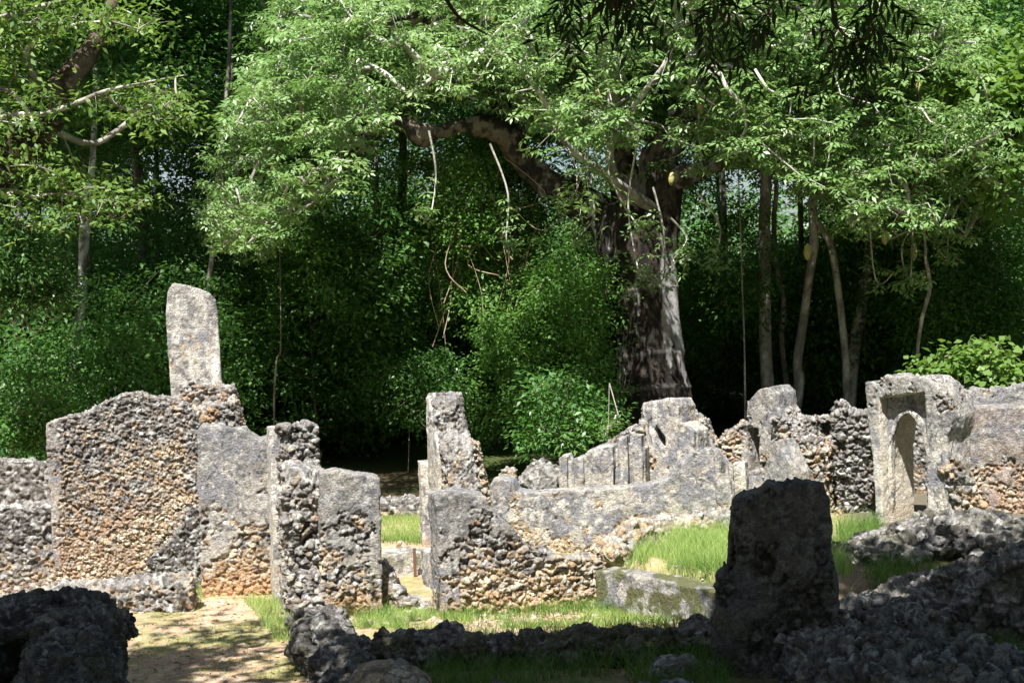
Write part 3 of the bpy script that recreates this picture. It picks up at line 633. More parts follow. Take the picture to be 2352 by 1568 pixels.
def spray(rg, cen, L=.12, m=8, R_=.3, flat=.35, tone=None, W=.45, tilt=.5, droop=.2):
    """loose sprays of single leaves around clump centres"""
    n = len(cen); tone = rg.uniform(0, 1, n) if tone is None else tone
    c = np.repeat(cen, m, 0); t = np.repeat(tone, m)
    off = rg.normal(0, 1, (n*m, 3))*np.array([[R_, R_, R_*flat]])*.6
    c = c+off; d = unit(off*np.array([[1, 1, .5]]) + rg.normal(0, .12, off.shape)*R_*3 - np.array([[0, 0, droop*R_]]))
    nr = unit(np.stack([rg.normal(0, tilt, n*m), rg.normal(0, tilt, n*m)-.1, np.ones(n*m)], 1))
    LL = L*rg.uniform(.6, 1.2, n*m)
    return leaf_arrays(c, d, nr, LL, LL*W, np.clip(t*.6+rg.uniform(0, .4, n*m), 0, 1))
def grow(limbs, targets, rng, step=.3, rtwig=.008, sag=.10, wob=.05, maxr=.09):
    """branches reach from the limbs to every target; returns twig paths and per-target end points"""
    nodes = []; par = []; 
    for pts, rad in limbs:
        for p in pts: nodes.append(p); par.append(-1)
    nodes = [np.array(p, float) for p in nodes]; N = np.zeros((len(nodes)+len(targets)*14+50, 3)); n = len(nodes); N[:n] = nodes
    par = [-1]*n; nl = n; cnt = {}
    T = np.asarray(targets, float)
    dl = np.array([np.min(((N[:nl]-t)**2).sum(1)) for t in T]); order = np.argsort(dl)
    tips = []
    for ti in order:
        t = T[ti]; d2 = ((N[:n]-t)**2).sum(1); j = int(np.argmin(d2)); dist = math.sqrt(d2[j])
        k = max(1, min(12, int(dist/step))); a = N[j].copy(); prev = j
        wv = rng.normal(0, wob, 3)*dist
        for q in range(1, k+1):
            f = q/k; p = a + (t-a)*f + wv*math.sin(f*math.pi) + np.array([0, 0, sag*dist*math.sin(f*math.pi)]) + (rng.normal(0, .03, 3) if q < k else 0)
            N[n] = p; par.append(prev); prev = n; n += 1
        tips.append((prev, ti))
    c = np.zeros(n)
    for tp, _ in tips: c[tp] += 1
    for i in range(n-1, nl-1, -1):
        if par[i] >= 0: c[par[i]] += c[i]
    kids = {}
    for i in range(nl, n): kids.setdefault(par[i], []).append(i)
    rad = np.minimum(maxr, rtwig*np.sqrt(np.maximum(c, 1)))
    paths = []; starts = [(par[i], i) for i in range(nl, n) if par[i] < nl]
    while starts:
        p0, i = starts.pop(); pts = [N[p0], N[i]]; rr = [rad[i], rad[i]]
        while i in kids:
            ks = sorted(kids[i], key=lambda q: -c[q])
            for q in ks[1:]: starts.append((i, q))
            i = ks[0]; pts.append(N[i]); rr.append(rad[i])
        rr[-1] *= .6
        paths.append((np.array(pts), np.array(rr), 5 if max(rr) > .03 else 4))
    return paths, N, n
def smooth_path(pts, k=6):
    P = [Vector(p) for p in pts]; out = []
    for i in range(len(P)-1):
        p0 = P[max(0, i-1)]; p1 = P[i]; p2 = P[i+1]; p3 = P[min(len(P)-1, i+2)]
        for j in range(k):
            t = j/k; t2 = t*t; t3 = t2*t
            out.append(.5*((2*p1) + (p2-p0)*t + (2*p0-5*p1+4*p2-p3)*t2 + (3*p1-p0-3*p2+p3)*t3))
    out.append(P[-1]); return np.array([tuple(v) for v in out])
def px_path(L, k=6):
    """[(px,py,D,r)] -> smooth world path and radii"""
    pts = [at(a, b, d) for a, b, d, r in L]; P = smooth_path(pts, k)
    r = np.interp(np.linspace(0, len(L)-1, len(P)), range(len(L)), [q[3] for q in L])
    return P, r
def bark_cols(dark, light, s=1.0, seed=3, thr=(.45, .6), stretch=.15):
    def f(V):
        n = fbm(V*np.array([[6*s, 6*s, 6*s*stretch]]), seed, 3); n2 = fbm(V*9, seed+4, 2)
        return mixc(np.array([dark]), np.array([light]), sst(n*.75+n2*.25, *thr))
    return f
def pix(P):
    d = P-np.array([[0, 0, CAM_H]]); f = np.array(fwd); r_ = np.array(rt); u_ = np.array(up)
    z = d@f; return 1176+(d@r_)/z*FPX/K, 784-(d@u_)/z*FPX/K

# ---------------------------------------------------------------- the great baobab
rg = np.random.default_rng(7)
BD = 28.5
bp = at(1510, 1000, BD); bz = gz(bp.x, bp.y)
baobab = empty("baobab_tree", (bp.x, BD, bz), "huge spreading tree with black and grey streaked trunk and hanging pale fruit", "tree")
off = np.array([bp.x, BD, bz])
TR = [[(1514,1180,BD,.80),(1509,1000,BD,.70),(1503,930,BD,.67),(1494,850,BD,.64),(1479,720,BD,.62),(1466,620,BD,.65),(1456,560,BD,.68),(1444,510,BD,.64),(1438,470,BD,.5)],
      [(1440,575,BD,.40),(1385,500,BD,.36),(1310,455,BD,.34),(1240,405,BD,.31),(1190,350,BD,.29),(1150,300,BD-.2,.27),(1085,288,BD-.4,.20),(1010,302,BD-.6,.17),(965,312,BD-.7,.19),(935,288,BD-.8,.16),(890,275,BD-1,.14),(850,300,BD-1.2,.11),(740,390,BD-1.6,.08),(690,430,BD-1.8,.06),(600,480,BD-2,.04),(580,540,BD-2,.02)],
      [(1185,345,BD,.22),(1160,260,BD+.1,.2),(1110,190,BD+.2,.17),(1030,175,BD,.15),(940,205,BD-.3,.13),(850,190,BD-.8,.10),(760,160,BD-1.4,.07)],
      [(1500,560,BD,.46),(1520,440,BD,.40),(1520,360,BD,.38),(1570,290,BD-.1,.34),(1612,220,BD-.2,.31),(1630,130,BD-.2,.26),(1600,40,BD,.22),(1560,-60,BD+.3,.18)],
      [(1470,540,BD,.42),(1440,430,BD+.3,.3),(1430,330,BD+.5,.24),(1400,220,BD+.4,.2),(1310,120,BD,.17),(1180,60,BD-.6,.14),(1000,40,BD-1.2,.11),(820,60,BD-1.8,.08)],
      [(1530,420,BD-.1,.2),(1600,392,BD-.5,.15),(1660,376,BD-.7,.15),(1720,378,BD-.9,.13),(1790,390,BD-1.1,.12),(1870,386,BD-1.3,.10),(1960,410,BD-1.5,.08),(2060,470,BD-1.8,.06),(2130,540,BD-2,.045),(2210,600,BD-2.1,.03)],
      [(1615,210,BD-.2,.22),(1690,150,BD-.6,.17),(1800,140,BD-1,.15),(1920,180,BD-1.4,.13),(2040,260,BD-1.8,.10),(2140,350,BD-2,.07),(2220,450,BD-2.1,.04)],
      [(1625,130,BD-.2,.2),(1740,40,BD-.5,.15),(1900,0,BD-1,.12),(2080,60,BD-1.4,.09),(2220,150,BD-1.8,.06)],
      [(1440,330,BD+.4,.18),(1400,200,BD-1.0,.14),(1380,60,BD-2.4,.12),(1360,-80,BD-3.0,.10)],
      [(1440,470,BD-.3,.12),(1400,350,BD-1.6,.09),(1460,240,BD-2.6,.08),(1540,120,BD-3.2,.07),(1500,20,BD-3.4,.06)],
      [(1500,480,BD-.3,.14),(1390,400,BD-1.5,.08),(1300,330,BD-2.2,.07),(1230,200,BD-2.8,.06),(1120,100,BD-3.2,.06)]]
limbs = [px_path(l) for l in TR]
limbs = [limbs[0]]+[(p_, r_*np.interp(np.arange(len(r_)), [0, 18, 999], [1, .78, .78])) for p_, r_ in limbs[1:]]
V, F = [], []
for P_, r_ in limbs[:8]:
    b = len(V); k = 14; t = unit(np.gradient(P_, axis=0))
    a = unit(np.cross(t, np.array([[.05, 1, .02]]))); c = np.cross(t, a)
    for i in range(len(P_)):
        for q in range(k):
            an = q*6.283/k; V.append(tuple(P_[i]+r_[i]*(math.cos(an)*a[i]+math.sin(an)*c[i])))
    for i in range(len(P_)-1):
        for q in range(k): F.append((b+i*k+q, b+i*k+(q+1) % k, b+(i+1)*k+(q+1) % k, b+(i+1)*k+q))
    F.append(tuple(b+q for q in range(k))); F.append(tuple(b+(len(P_)-1)*k+q for q in reversed(range(k))))
me = remesh(V, F, .035)
n = len(me.vertices); P = np.empty(n*3, np.float32); me.vertices.foreach_get("co", P); P = P.reshape(-1, 3).astype(float)
Nn = np.empty(n*3, np.float32); me.vertex_normals.foreach_get("vector", Nn); Nn = Nn.reshape(-1, 3).astype(float)
zz = P[:, 2]
fold = fbm(P*np.array([[2.2, 2.2, .22]]), 71, 3); fine = fbm(P*np.array([[9, 9, 3]]), 73, 4)
band = np.zeros(n)
for zb_ in (1.55, 2.15, 3.3): band += np.exp(-((zz-zb_-.05*np.sin(P[:,0]*3))/.035)**2)
P2 = P+Nn*((fold-.5)*.28+(fine-.5)*.07+band*.02)[:,None]
me.vertices.foreach_set("co", (P2-off).astype(np.float32).ravel())
ck = fbm(P*np.array([[5.5, 5.5, .38]]), 75, 3); sp_ = fbm(P*np.array([[22, 22, 9]]), 77, 3); big = fbm(P*np.array([[2.4, 2.4, .7]]), 79, 2)
lowt = 1-sst(zz, 4.6, 6.4)
grey = mixc(C(.16,.158,.165), C(.40,.39,.40), sp_)
blk = mixc(C(.022,.019,.018), C(.075,.06,.05), sst(sp_, .45, .7))
cb = mixc(blk, grey, sst(ck*.7+big*.3+(sp_-.5)*.16-.05*lowt, .515, .55))
limbc = mixc(C(.035,.03,.026), C(.20,.165,.13), sst(fbm(P*8, 81, 4)-.12*Nn[:,2], .47, .58))
cb = mixc(limbc, cb, lowt); cb = mixc(cb, C(.3,.29,.28), np.clip(band, 0, 1)*.3)
setcol(me, cb); me.polygons.foreach_set("use_smooth", np.ones(len(me.polygons), bool)); me.materials.append(M_BARK)
link("trunk", me, baobab)
# crown targets
lbx = [430,480,520,600,640,700,780,850,900,1000,1150,1200,1290,1330,1550,1600,1640,1800,1880,1950,2050,2150,2280,2330,2400]
lby = [400,570,600,610,570,500,430,360,315,262,262,330,470,520,520,440,385,420,480,560,610,610,600,480,330]
rbx = [-400,0,150,350,600,700]; rbv = [2120,2190,2260,2330,2280,2200]; lbv = [640,620,590,500,480,470]
N0 = 60000
Q_ = np.stack([rg.uniform(-7, 10, N0), rg.uniform(23.2, 33, N0), rg.uniform(4, 12.5, N0)], 1)
px_, py_ = pix(Q_)
lim = np.interp(px_, lbx, lby); ok = (py_ < lim-5*rg.random(N0)*12) & (px_ > np.interp(py_, rbx, lbv)+rg.normal(0, 15, N0)) & (px_ < np.interp(py_, rbx, rbv)+rg.normal(0, 15, N0))
dc = np.hypot((Q_[:,0]-bp.x)/8.6, (Q_[:,1]-BD-.5)/6.0)
top = 10.3-2.6*np.clip(dc, 0, 1)**2; ok &= (dc < 1.12) & (Q_[:,2] < top)
band_ = np.abs(py_-np.interp(px_, [870,960,1000,1100,1180,1260,1340,1420], [285,305,300,285,310,400,455,520])) < 55
ok &= ~(band_ & (px_ > 880) & (px_ < 1400) & (Q_[:,1] < BD+.6) & (rg.random(N0) > .38))
ok &= ~((px_ > 1370) & (px_ < 1600) & (py_ > 320) & (rg.random(N0) > .07))
ok &= ~((px_ > 1480) & (px_ < 1650) & (py_ > 180) & (Q_[:,1] < BD+.5) & (rg.random(N0) > .3))
ok &= ~((py_ > 330) & (px_ > 1150) & (px_ < 1420) & (rg.random(N0) > .22))
ok &= ~((py_ > 430) & (px_ > 1700) & (rg.random(N0) > .42))
cn = fbm(Q_*np.array([[.75, .75, 1.3]]), 91, 3); ok &= (cn > .40)
dz_ = (28.0-Q_[:,1])/.58; zs_ = Q_[:,2]-dz_; xs_ = Q_[:,0]+.145*dz_
ok &= ~((zs_ > .3) & (zs_ < 4.6) & (np.abs(xs_-bp.x) < .95) & (rg.random(N0) > .12))
ok &= ~((zs_ > .8) & (zs_ < 5.0) & (xs_ > -2.2) & (xs_ < bp.x-.9) & (rg.random(N0) > .15))
d2_ = (32.0-Q_[:,1])/.58; z2_ = Q_[:,2]-d2_; x2_ = Q_[:,0]+.145*d2_
ok &= ~((z2_ > .5) & (z2_ < 4.2) & (x2_ > 3.6) & (x2_ < 8.5) & (rg.random(N0) > .5))
T = Q_[ok]; ins = py_[ok] > -260
T = np.concatenate([T[ins][:6500], T[~ins][:500]])
paths, Nn_, nn_ = grow(limbs, T, rg, step=.32, rtwig=.0085, sag=.13, wob=.10)
paths += [(P_, r_*.9, 7) for P_, r_ in limbs[8:]]
hang = []
for px, y0, y1, D in [(1125,330,560,26.0),(985,300,500,26),(1370,200,420,25.5),(1395,180,330,25.5),(1430,260,520,26),(1470,300,640,26.4),(1355,440,560,26.4),(1500,430,640,26.4),(1752,100,330,25.3),(1880,140,430,25.6),(1850,200,420,25.6),(1990,180,640,25.6),(2060,330,650,25.6),(2130,480,640,25.8),(1690,60,210,25.2),(1600,440,600,26.2),(580,470,590,26.2),(2200,470,590,25.8),(1330,300,470,25.8),(1540,500,600,26.3)]:
    p = at(px, y0, D); q = at(px+rg.uniform(-45, 45), y1, D); mid = (p+q)/2+Vector((rg.uniform(-.4, .4), .1, 0)); end = q+Vector((rg.uniform(-.2, .35), -.05, .08))
    P_ = smooth_path([p, mid, q, end], 5); hang.append(P_); paths.append((P_, np.linspace(.02, .008, len(P_)), 5))
paths = [(p-off, r, k) for p, r, k in paths]
tubes_mesh("branches", paths, M_BARK, bark_cols((.20,.185,.165), (.50,.48,.45), 1.2, 3, (.38, .56), 1.), baobab)
cl = np.repeat(T, 7, 0)+rg.normal(0, 1, (len(T)*7, 3))*np.array([[.17, .17, .07]])
hp = np.concatenate([np.repeat(h[6:], 2, 0) for h in hang]); hp = hp+rg.normal(0, .10, hp.shape)
cl = np.concatenate([cl, hp])
tn = np.clip(fbm(cl*.9, 95, 2)*.9+rg.normal(0, .18, len(cl)), 0, 1)
leaves_obj("crown", [palmate(rg, cl-off, .122, 6, tone=tn)], L_BAOBAB, baobab)
# fruits
def fruit_me():
    prof = [(0, 0), (.010, .004), (.02, .0), (.045, -.03), (.058, -.08), (.060, -.13), (.05, -.18), (.03, -.215), (.008, -.232), (0, -.236)]
    k = 12; V = []; F = []
    for r, z in prof:
        for q in range(k): a = q*6.283/k; rr = r*(1+.05*math.sin(a*4)); V.append((rr*math.cos(a), rr*math.sin(a), z))
    for i in range(len(prof)-1):
        for q in range(k): F.append((i*k+q, (i+1)*k+q, (i+1)*k+(q+1) % k, i*k+(q+1) % k))
    Pn = np.array(V)*20; return mesh_np("fruit", V, F, [M_BARK], mixc(C(.30,.30,.10), C(.44,.42,.20), vnoise(Pn, 5)))
fm = fruit_me(); fo = []
for px, py, D in [(1750,305,25.2),(2037,135,24.4),(1372,205,25.2),(1337,287,25.2),(1712-105,225,25.2),(2110,330,25.6),(2112,185,25.6),(1905,400,25.6),(1998,465,25.8),(2030,530,25.7),(2098,560,25.8),(1855,560,26.2),(2120,500,25.7),(1840,225,25.5),(1545,395,26.2),(2075,470,25.7)]:
    p = at(px, py, D); f_ = link("fruit", fm, baobab); f_.location = (p.x-off[0], p.y-off[1], p.z-off[2]); s_ = float(rg.uniform(.75, 1.15)); f_.scale = (s_, s_, s_*1.1); f_.rotation_euler = (float(rg.normal(0, .08)), float(rg.normal(0, .08)), 0)

# ---------------------------------------------------------------- generic forest trees
def make_tree(seed, H, CR, zc, mat, nclump, m, L, label, cat="tree", group=None, name="forest_tree", trunk=None, r0=.14, bark=((.06,.05,.04), (.25,.23,.20)), flat=.55, R_=.42, bthr=(.45,.6), loc=(0,0,0), W=.45):
    """crown radius CR about height zc..H; trunk: optional list of world points [(x,y,z,r)] relative to the root"""
    g = np.random.default_rng(seed); root = empty(name, loc, label, cat, group)
    if trunk is None:
        lean = g.normal(0, .3, 2); trunk = [(0,0,-.3,r0*1.3),(lean[0]*.3,lean[1]*.3,H*.25,r0),(lean[0]*.1,lean[1]*.7,H*.5,r0*.8),(lean[0],lean[1],H*.8,r0*.4)]
    P_ = smooth_path([t[:3] for t in trunk], 6); rr = np.interp(np.linspace(0, len(trunk)-1, len(P_)), range(len(trunk)), [t[3] for t in trunk])
    topx, topy = trunk[-1][0], trunk[-1][1]
    nb = 7; bc = np.stack([g.normal(topx, CR*.45, nb), g.normal(topy, CR*.45, nb), g.uniform(zc+(H-zc)*.25, H, nb)], 1); br = g.uniform(.4, .7, nb)*CR
    k = g.integers(0, nb, nclump); u = unit(g.normal(0, 1, (nclump, 3))); rad = g.uniform(.55, 1.05, nclump)[:,None]
    cen = bc[k]+u*rad*br[k][:,None]*np.array([[1, 1, flat]]); cen = cen[cen[:,2] > zc-.3]
    paths, _, _ = grow([(P_[len(P_)//3:], None)], cen[:60], g, step=.6, rtwig=.014, maxr=r0*.6)
    tubes_mesh("trunk", [(P_, rr, 9)]+paths, M_BARK, bark_cols(*bark, 1.5, seed, bthr, .4), root)
    tone = np.clip(fbm(cen*.8+seed, 5, 2)*.8+g.normal(0, .15, len(cen)), 0, 1)
    leaves_obj("crown", [spray(g, cen, L, m, R_, .4, tone, W=W)], mat, root)
    return root
def clone(root, loc, rz, sc, label=None, group=None):
    r = root.copy(); COL.objects.link(r); r.location = loc; r.rotation_euler = (0, 0, rz); r.scale = (sc, sc, sc)
    if label: r["label"] = label
    if group: r["group"] = group
    for ch in root.children:
        c = ch.copy(); COL.objects.link(c); c.parent = r
    return r
def make_bush(seed, w_, h_, mat, nclump, m, L, label, group=None, name="forest_bush", loc=(0,0,0), R_=.25, W=.5, cat="bush"):
    g = np.random.default_rng(seed); root = empty(name, loc, label, cat, group)
    nb = 8; bc = np.stack([g.normal(0, w_*.38, nb), g.normal(0, w_*.3, nb), g.uniform(.25, .8, nb)*h_], 1); br = g.uniform(.3, .5, nb)*w_
    k = g.integers(0, nb, nclump); u = unit(g.normal(0, 1, (nclump, 3)))
    cen = bc[k]+u*g.uniform(.6, 1.05, nclump)[:,None]*br[k][:,None]*np.array([[1, .9, .9*min(1.2, h_/w_)]]); cen = cen[(cen[:,2] > .1) & (cen[:,2] < h_*1.1)]
    st_ = [(np.array([[0,0,-.2],[g.normal(0,.1),g.normal(0,.1),h_*.3],[g.normal(0,.3),g.normal(0,.3),h_*.7]]), np.array([.04,.03,.015]))]
    paths, _, _ = grow(st_, cen[:40], g, step=.4, rtwig=.006, maxr=.03)
    tubes_mesh("stem", [(st_[0][0], st_[0][1], 6)]+paths, M_BARK, bark_cols((.08,.06,.045), (.28,.24,.19), 2, seed), root)
    tone = np.clip(fbm(cen*1.2+seed, 5, 2)*.8+g.normal(0, .15, len(cen)), 0, 1)
    leaves_obj("foliage", [spray(g, cen, L, m, R_, .5, tone, W=W)], mat, root)
    return root
GF = "trees of the dark forest behind the ruins"; LF = "tall dark leafy tree of the dense forest behind the ruins"
protos = [make_tree(11+i, H, CR, zc, mt_, 1500, 16, .18, LF, group=GF, R_=.48, r0=.065) for i, (H, CR, zc, mt_) in enumerate([(12,3.4,2.2,L_DARK),(14,3.8,3.0,L_DARK),(10,3.2,1.5,L_DARK),(13,3.6,2.5,L_MID)])]
GB = "bushes of the forest edge behind the ruins"; LB = "dense dark green bush in the undergrowth of the forest edge"
bushes = [make_bush(31+i, w_, h_, mt_, 1500, 14, .12, LB, group=GB) for i, (w_, h_, mt_) in enumerate([(2.8,3.4,L_DARK),(3.4,4.6,L_DARK),(2.6,4.0,L_MID),(3.2,5.8,L_DARK)])]
g2 = random.Random(5)
used = set()
def put(pro, lst, i, x, y, rz, sc, zoff=0):
    o_ = pro[i]
    if (id(pro), i) not in used:
        used.add((id(pro), i)); o_.location = (x, y, gz(x, y)+zoff); o_.rotation_euler = (0, 0, rz); o_.scale = (sc, sc, sc); return o_
    return clone(o_, (x, y, gz(x, y)+zoff), rz, sc)
# trees in rows behind the ruins
for row, (y0, n_, hw) in enumerate([(34, 9, 12), (39, 7, 15), (46, 5, 17), (55, 4, 20)]):
    for i in range(n_):
        x = -hw+2*hw*(i+.5)/n_+g2.uniform(-.9, .9); y = y0+g2.uniform(-1.8, 1.8)
        if row == 0 and -1.5 < x < 3.5: continue
        put(protos, None, g2.randrange(4), x, y, g2.uniform(0, 6.28), g2.uniform(.85, 1.2))
for row, (y0, n_, hw) in enumerate([(28.8, 8, 9.5), (31.5, 13, 11), (35.5, 14, 13), (41, 14, 15), (48, 14, 18)]):
    for i in range(n_):
        x = -hw+2*hw*(i+.5)/n_+g2.uniform(-.8, .8); y = y0+g2.uniform(-1, 1)
        if row == 0 and (-1.9 < x): continue
        if row == 1 and -1.6 < x < 4.2: continue
        put(bushes, None, g2.randrange(4), x, y, g2.uniform(0, 6.28), g2.uniform(.8, 1.15))
GS = "woodland around the clearing, beside and behind the viewer"
for i, (x, y) in enumerate([(-13,4),(-15,11),(-14.5,17),(-16,23),(13,6),(13.5,12),(14,18),(15,24),(-8,-7),(-2,-10),(4,-9),(10,-4),(-14,-3),(8,-13),(-6,-14),(-10.5,8.5),(11,1),(-12.5,26),(12.5,28)]):
    clone(protos[i % 3], (x, y, gz(x, y)), i*1.7, 1.0+.1*(i % 3), "leafy tree of the woodland around the clearing", GS)
# far wood: one uncountable mass closing the view
nf = 9000; ff = np.random.default_rng(3)
cen = np.stack([ff.uniform(-48, 48, nf), ff.uniform(66, 84, nf), ff.uniform(0, 1, nf)**1.1*7.5], 1)
cen = cen[(fbm(cen*.22, 8, 3) > .42) | (cen[:,2] < 6)]
o = leaves_obj("far_wood", [spray(ff, cen, .42, 14, 1.3, .6, np.clip(ff.normal(.5, .25, len(cen)), 0, 1))], L_DARK); tagp(o, kind="stuff")

# traced forest trunks
def traced(name, label, L, D, mat=L_DARK, H=None, CR=2.6, n_=420, bark=((.07,.06,.05), (.30,.28,.26)), bthr=(.45, .6), L2=.15, extra=()):
    base = at(*L[0][:2], D); z0 = gz(base.x, D)
    tr = []
    for px, py, wd in L:
        p = at(px, py, D); tr.append((p.x-base.x, 0, p.z-z0, wd*K*D/1600/2))
    tr.insert(0, (tr[0][0], 0, -.3, tr[0][3]*1.25))
    topz = tr[-1][2]
    if topz < 8:
        dx = (tr[-1][0]-tr[-2][0])*.4; tr.append((tr[-1][0]+dx, .3, max(topz+1.5, 8.2), tr[-1][3]*.7))
    root = make_tree(int(L[0][0])+7, H or tr[-1][2]+3.2, CR, tr[-1][2]-1.2, mat, n_, 14, L2, label, name=name, trunk=tr, r0=tr[2][3], bark=bark, bthr=bthr, loc=(base.x, D, z0))
    return root
traced("forked_tree", "pale-barked slender tree with a forked trunk, left of the white tombstone pillar", [(157,950,26),(165,880,25),(178,780,24),(188,680,22),(192,600,24),(196,520,28),(205,440,17),(215,330,14)], 29.5, bark=((.10,.095,.085), (.50,.50,.49)), bthr=(.40,.52))
traced("slim_tree", "thin straight grey tree trunk rising behind the white tombstone pillar", [(478,700,11),(486,600,12),(496,480,12),(507,380,12),(514,280,10),(525,150,9)], 29.0, bark=((.12,.11,.10), (.36,.34,.31)))
traced("forest_tree", "brown tree trunk half hidden in leaves, left of the hanging vines", [(885,1000,32),(897,800,30),(905,640,26),(912,540,24),(925,420,20)], 33.0, bark=((.05,.04,.035), (.26,.20,.16)))
traced("forest_tree", "thickest of the straight grey trunks right of the huge tree", [(1768,960,30),(1763,880,31),(1758,780,29),(1757,650,28),(1756,520,28),(1760,400,26),(1753,300,22)], 30.0, bark=((.24,.22,.20), (.50,.48,.45)))
traced("forest_tree", "thin crooked trunk just right of the thickest grey trunk", [(1808,960,15),(1806,880,14),(1795,780,13),(1800,690,13),(1783,610,12),(1778,500,12),(1783,400,10)], 30.6, bark=((.22,.20,.18), (.50,.48,.45)))
traced("forest_tree", "knobbly leaning trunk, third of the grey trunks right of the huge tree", [(1826,960,24),(1836,880,26),(1832,830,22),(1845,740,21),(1858,640,20),(1870,560,22),(1866,470,20),(1872,380,15)], 29.6, bark=((.22,.20,.18), (.50,.48,.45)))
traced("forest_tree", "sinuous trunk bending left at its top, left one of the close pair near the gateway", [(1946,960,18),(1944,860,18),(1937,760,17),(1922,640,17),(1908,560,18),(1885,520,14),(1870,450,10)], 29.4, bark=((.22,.20,.18), (.50,.48,.45)))
traced("forest_tree", "thick trunk leaning right, right one of the close pair near the gateway", [(1952,960,24),(1958,860,26),(1966,780,28),(1982,690,28),(1996,600,26),(2005,480,24),(2010,380,20)], 30.0, bark=((.22,.20,.18), (.50,.48,.45)))
traced("sapling", "thin wavy pale sapling stem rising behind the arched gateway", [(2110,930,9),(2110,860,9),(2108,800,8),(2118,730,9),(2136,660,9),(2128,600,8),(2124,540,6)], 26.5, bark=((.22,.20,.18), (.55,.52,.48)), n_=120, CR=1.5)
traced("sapling", "hair-thin straight sapling between the huge trunk and the thickest grey trunk", [(1712,960,5),(1710,800,4),(1705,660,4),(1702,560,3)], 28.5, bark=((.22,.20,.18), (.50,.48,.45)), n_=100, CR=1.3)
traced("sapling", "thin climbing stem in front of the dark bushes, left of the tall doorway jamb", [(630,1000,5),(630,900,5),(636,820,4),(645,740,3)], 27.5, bark=((.16,.14,.12), (.35,.32,.28)), n_=90, CR=1.2)
# canopy trees whose crowns hang above the picture and shade the forest edge
def canopy(seed, x, y, H, CR, zc, label, mat=L_DARK, n_=900, L=.2):
    make_tree(seed, H, CR, zc, mat, n_, 15, L, label, loc=(x, y, gz(x, y)), r0=.1, group="tall shade trees of the forest edge", name="shade_tree", trunk=[(0,6.5,-.3,.14),(0,6.4,4,.12),(.2,4.2,8,.1),(0,0,zc+1,.08)])
canopy(201, -7.6, 27.0, 14.5, 4.2, 10.2, "tall forest edge tree with a high crown shading the far left undergrowth")
0 and canopy(202, -3.6, 26.5, 14.8, 3.8, 10.6, "tall forest edge tree with a high crown shading the bushes behind the white pillar")
canopy(203, -11.5, 27.0, 14, 4.2, 9.8, "tall forest edge tree leaning in beyond the left edge")
0 and canopy(204, 9.8, 28.5, 14, 3.2, 10.2, "tall forest edge tree shading the right edge of the wood")
# ---------------------------------------------------------------- vine-covered mound, bushes in the light
def leafmass(name, label, cat, blobs, n, L, mat, seed, m=10, R_=.2, stems=None, loc=None, W=.55, front=True, bark=((.22,.16,.11), (.42,.34,.26))):
    """blobs: [(px,py,D,rx,ry,rz)]"""
    g = np.random.default_rng(seed); c0 = at(blobs[0][0], blobs[0][1], blobs[0][2]); o_ = np.array([c0.x, blobs[0][2], gz(c0.x, blobs[0][2])])
    root = empty(name, tuple(o_), label, cat); B_ = [(np.array(tuple(at(b[0], b[1], b[2]))), np.array(b[3:6])) for b in blobs]
    wts = np.array([b[1][0]*b[1][2] for b in B_]); k = g.choice(len(B_), n, p=wts/wts.sum())
    u = unit(g.normal(0, 1, (n, 3)))
    if front: u[:,1] = -np.abs(u[:,1])*np.where(g.random(n) < .8, 1, -1)
    cen = np.array([B_[i][0] for i in k])+u*np.array([B_[i][1] for i in k])*g.uniform(.72, 1.08, n)[:,None]
    cen = cen[(fbm(cen*1.5, seed+3, 3) > .43) & (cen[:,2] > .15)]-o_
    tone = np.clip(fbm(cen*1.1+seed, 5, 2)*.9+g.normal(0, .15, len(cen)), 0, 1)
    leaves_obj("foliage", [spray(g, cen, L, m, R_, .6, tone, W=W)], mat, root)
    P_ = stems if stems else []
    if not P_:
        st_ = [(np.array([[0, 0, -.2], [.1, .05, max(.3, B_[0][0][2]-o_[2])]]), None)]
        pp, _, _ = grow(st_, cen[:50], g, step=.4, rtwig=.004, maxr=.012)
        P_ = pp+[(st_[0][0], np.array([.010, .006]), 6)]
    else: P_ = [(p-o_, r, kk) for p, r, kk in P_]
    tubes_mesh("stem", P_, M_BARK, bark_cols(*bark, 2, seed), root)
    return root
leafmass("vine_mound", "sunlit mound of climbing greenery swelling against the left side of the huge trunk", "vine",
    [(1330,680,27.6,1.0,.9,.8),(1240,760,27.8,1.1,.9,1.0),(1345,830,27.3,.8,.8,1.0),(1180,900,28,1.0,.8,.9),(1290,950,27.2,.9,.8,.7),(1230,620,28.2,.45,.5,.6),(1350,650,27.9,.3,.4,.35)], 3600, .08, L_MID, 51, m=9, R_=.16)
leafmass("leafy_bush", "leafy bush with divided leaves in front of the vine mound, above the plastered slabs", "bush",
    [(1280,930,25.6,.6,.5,.6),(1340,1000,25.4,.5,.5,.35),(1230,990,25.8,.35,.4,.35),(1390,930,25.6,.25,.3,.5),(1320,870,25.8,.4,.3,.35)], 520, .12, L_DARK, 52, m=8, R_=.2, W=.4)
g3 = np.random.default_rng(12); vs = []
for i in range(46):
    px = g3.normal(1100, 75); y0 = g3.uniform(340, 560); y1 = y0+g3.uniform(80, 320); D = g3.uniform(28.2, 29.6)
    a = at(px, y0, D); b = at(px+g3.normal(0, 50), y1, D-.2); mid = (a+b)/2+Vector((g3.normal(0, .3), 0, -g3.uniform(0, .35)))
    if i % 6 == 0: b = a+Vector((g3.uniform(.6, 1.5)*(1 if g3.random() > .5 else -1), 0, g3.uniform(-.3, .3))); mid = (a+b)/2+Vector((0, 0, -.5))
    P_ = smooth_path([a, mid, b], 6); vs.append((P_, np.full(len(P_), g3.uniform(.005, .012)), 4))
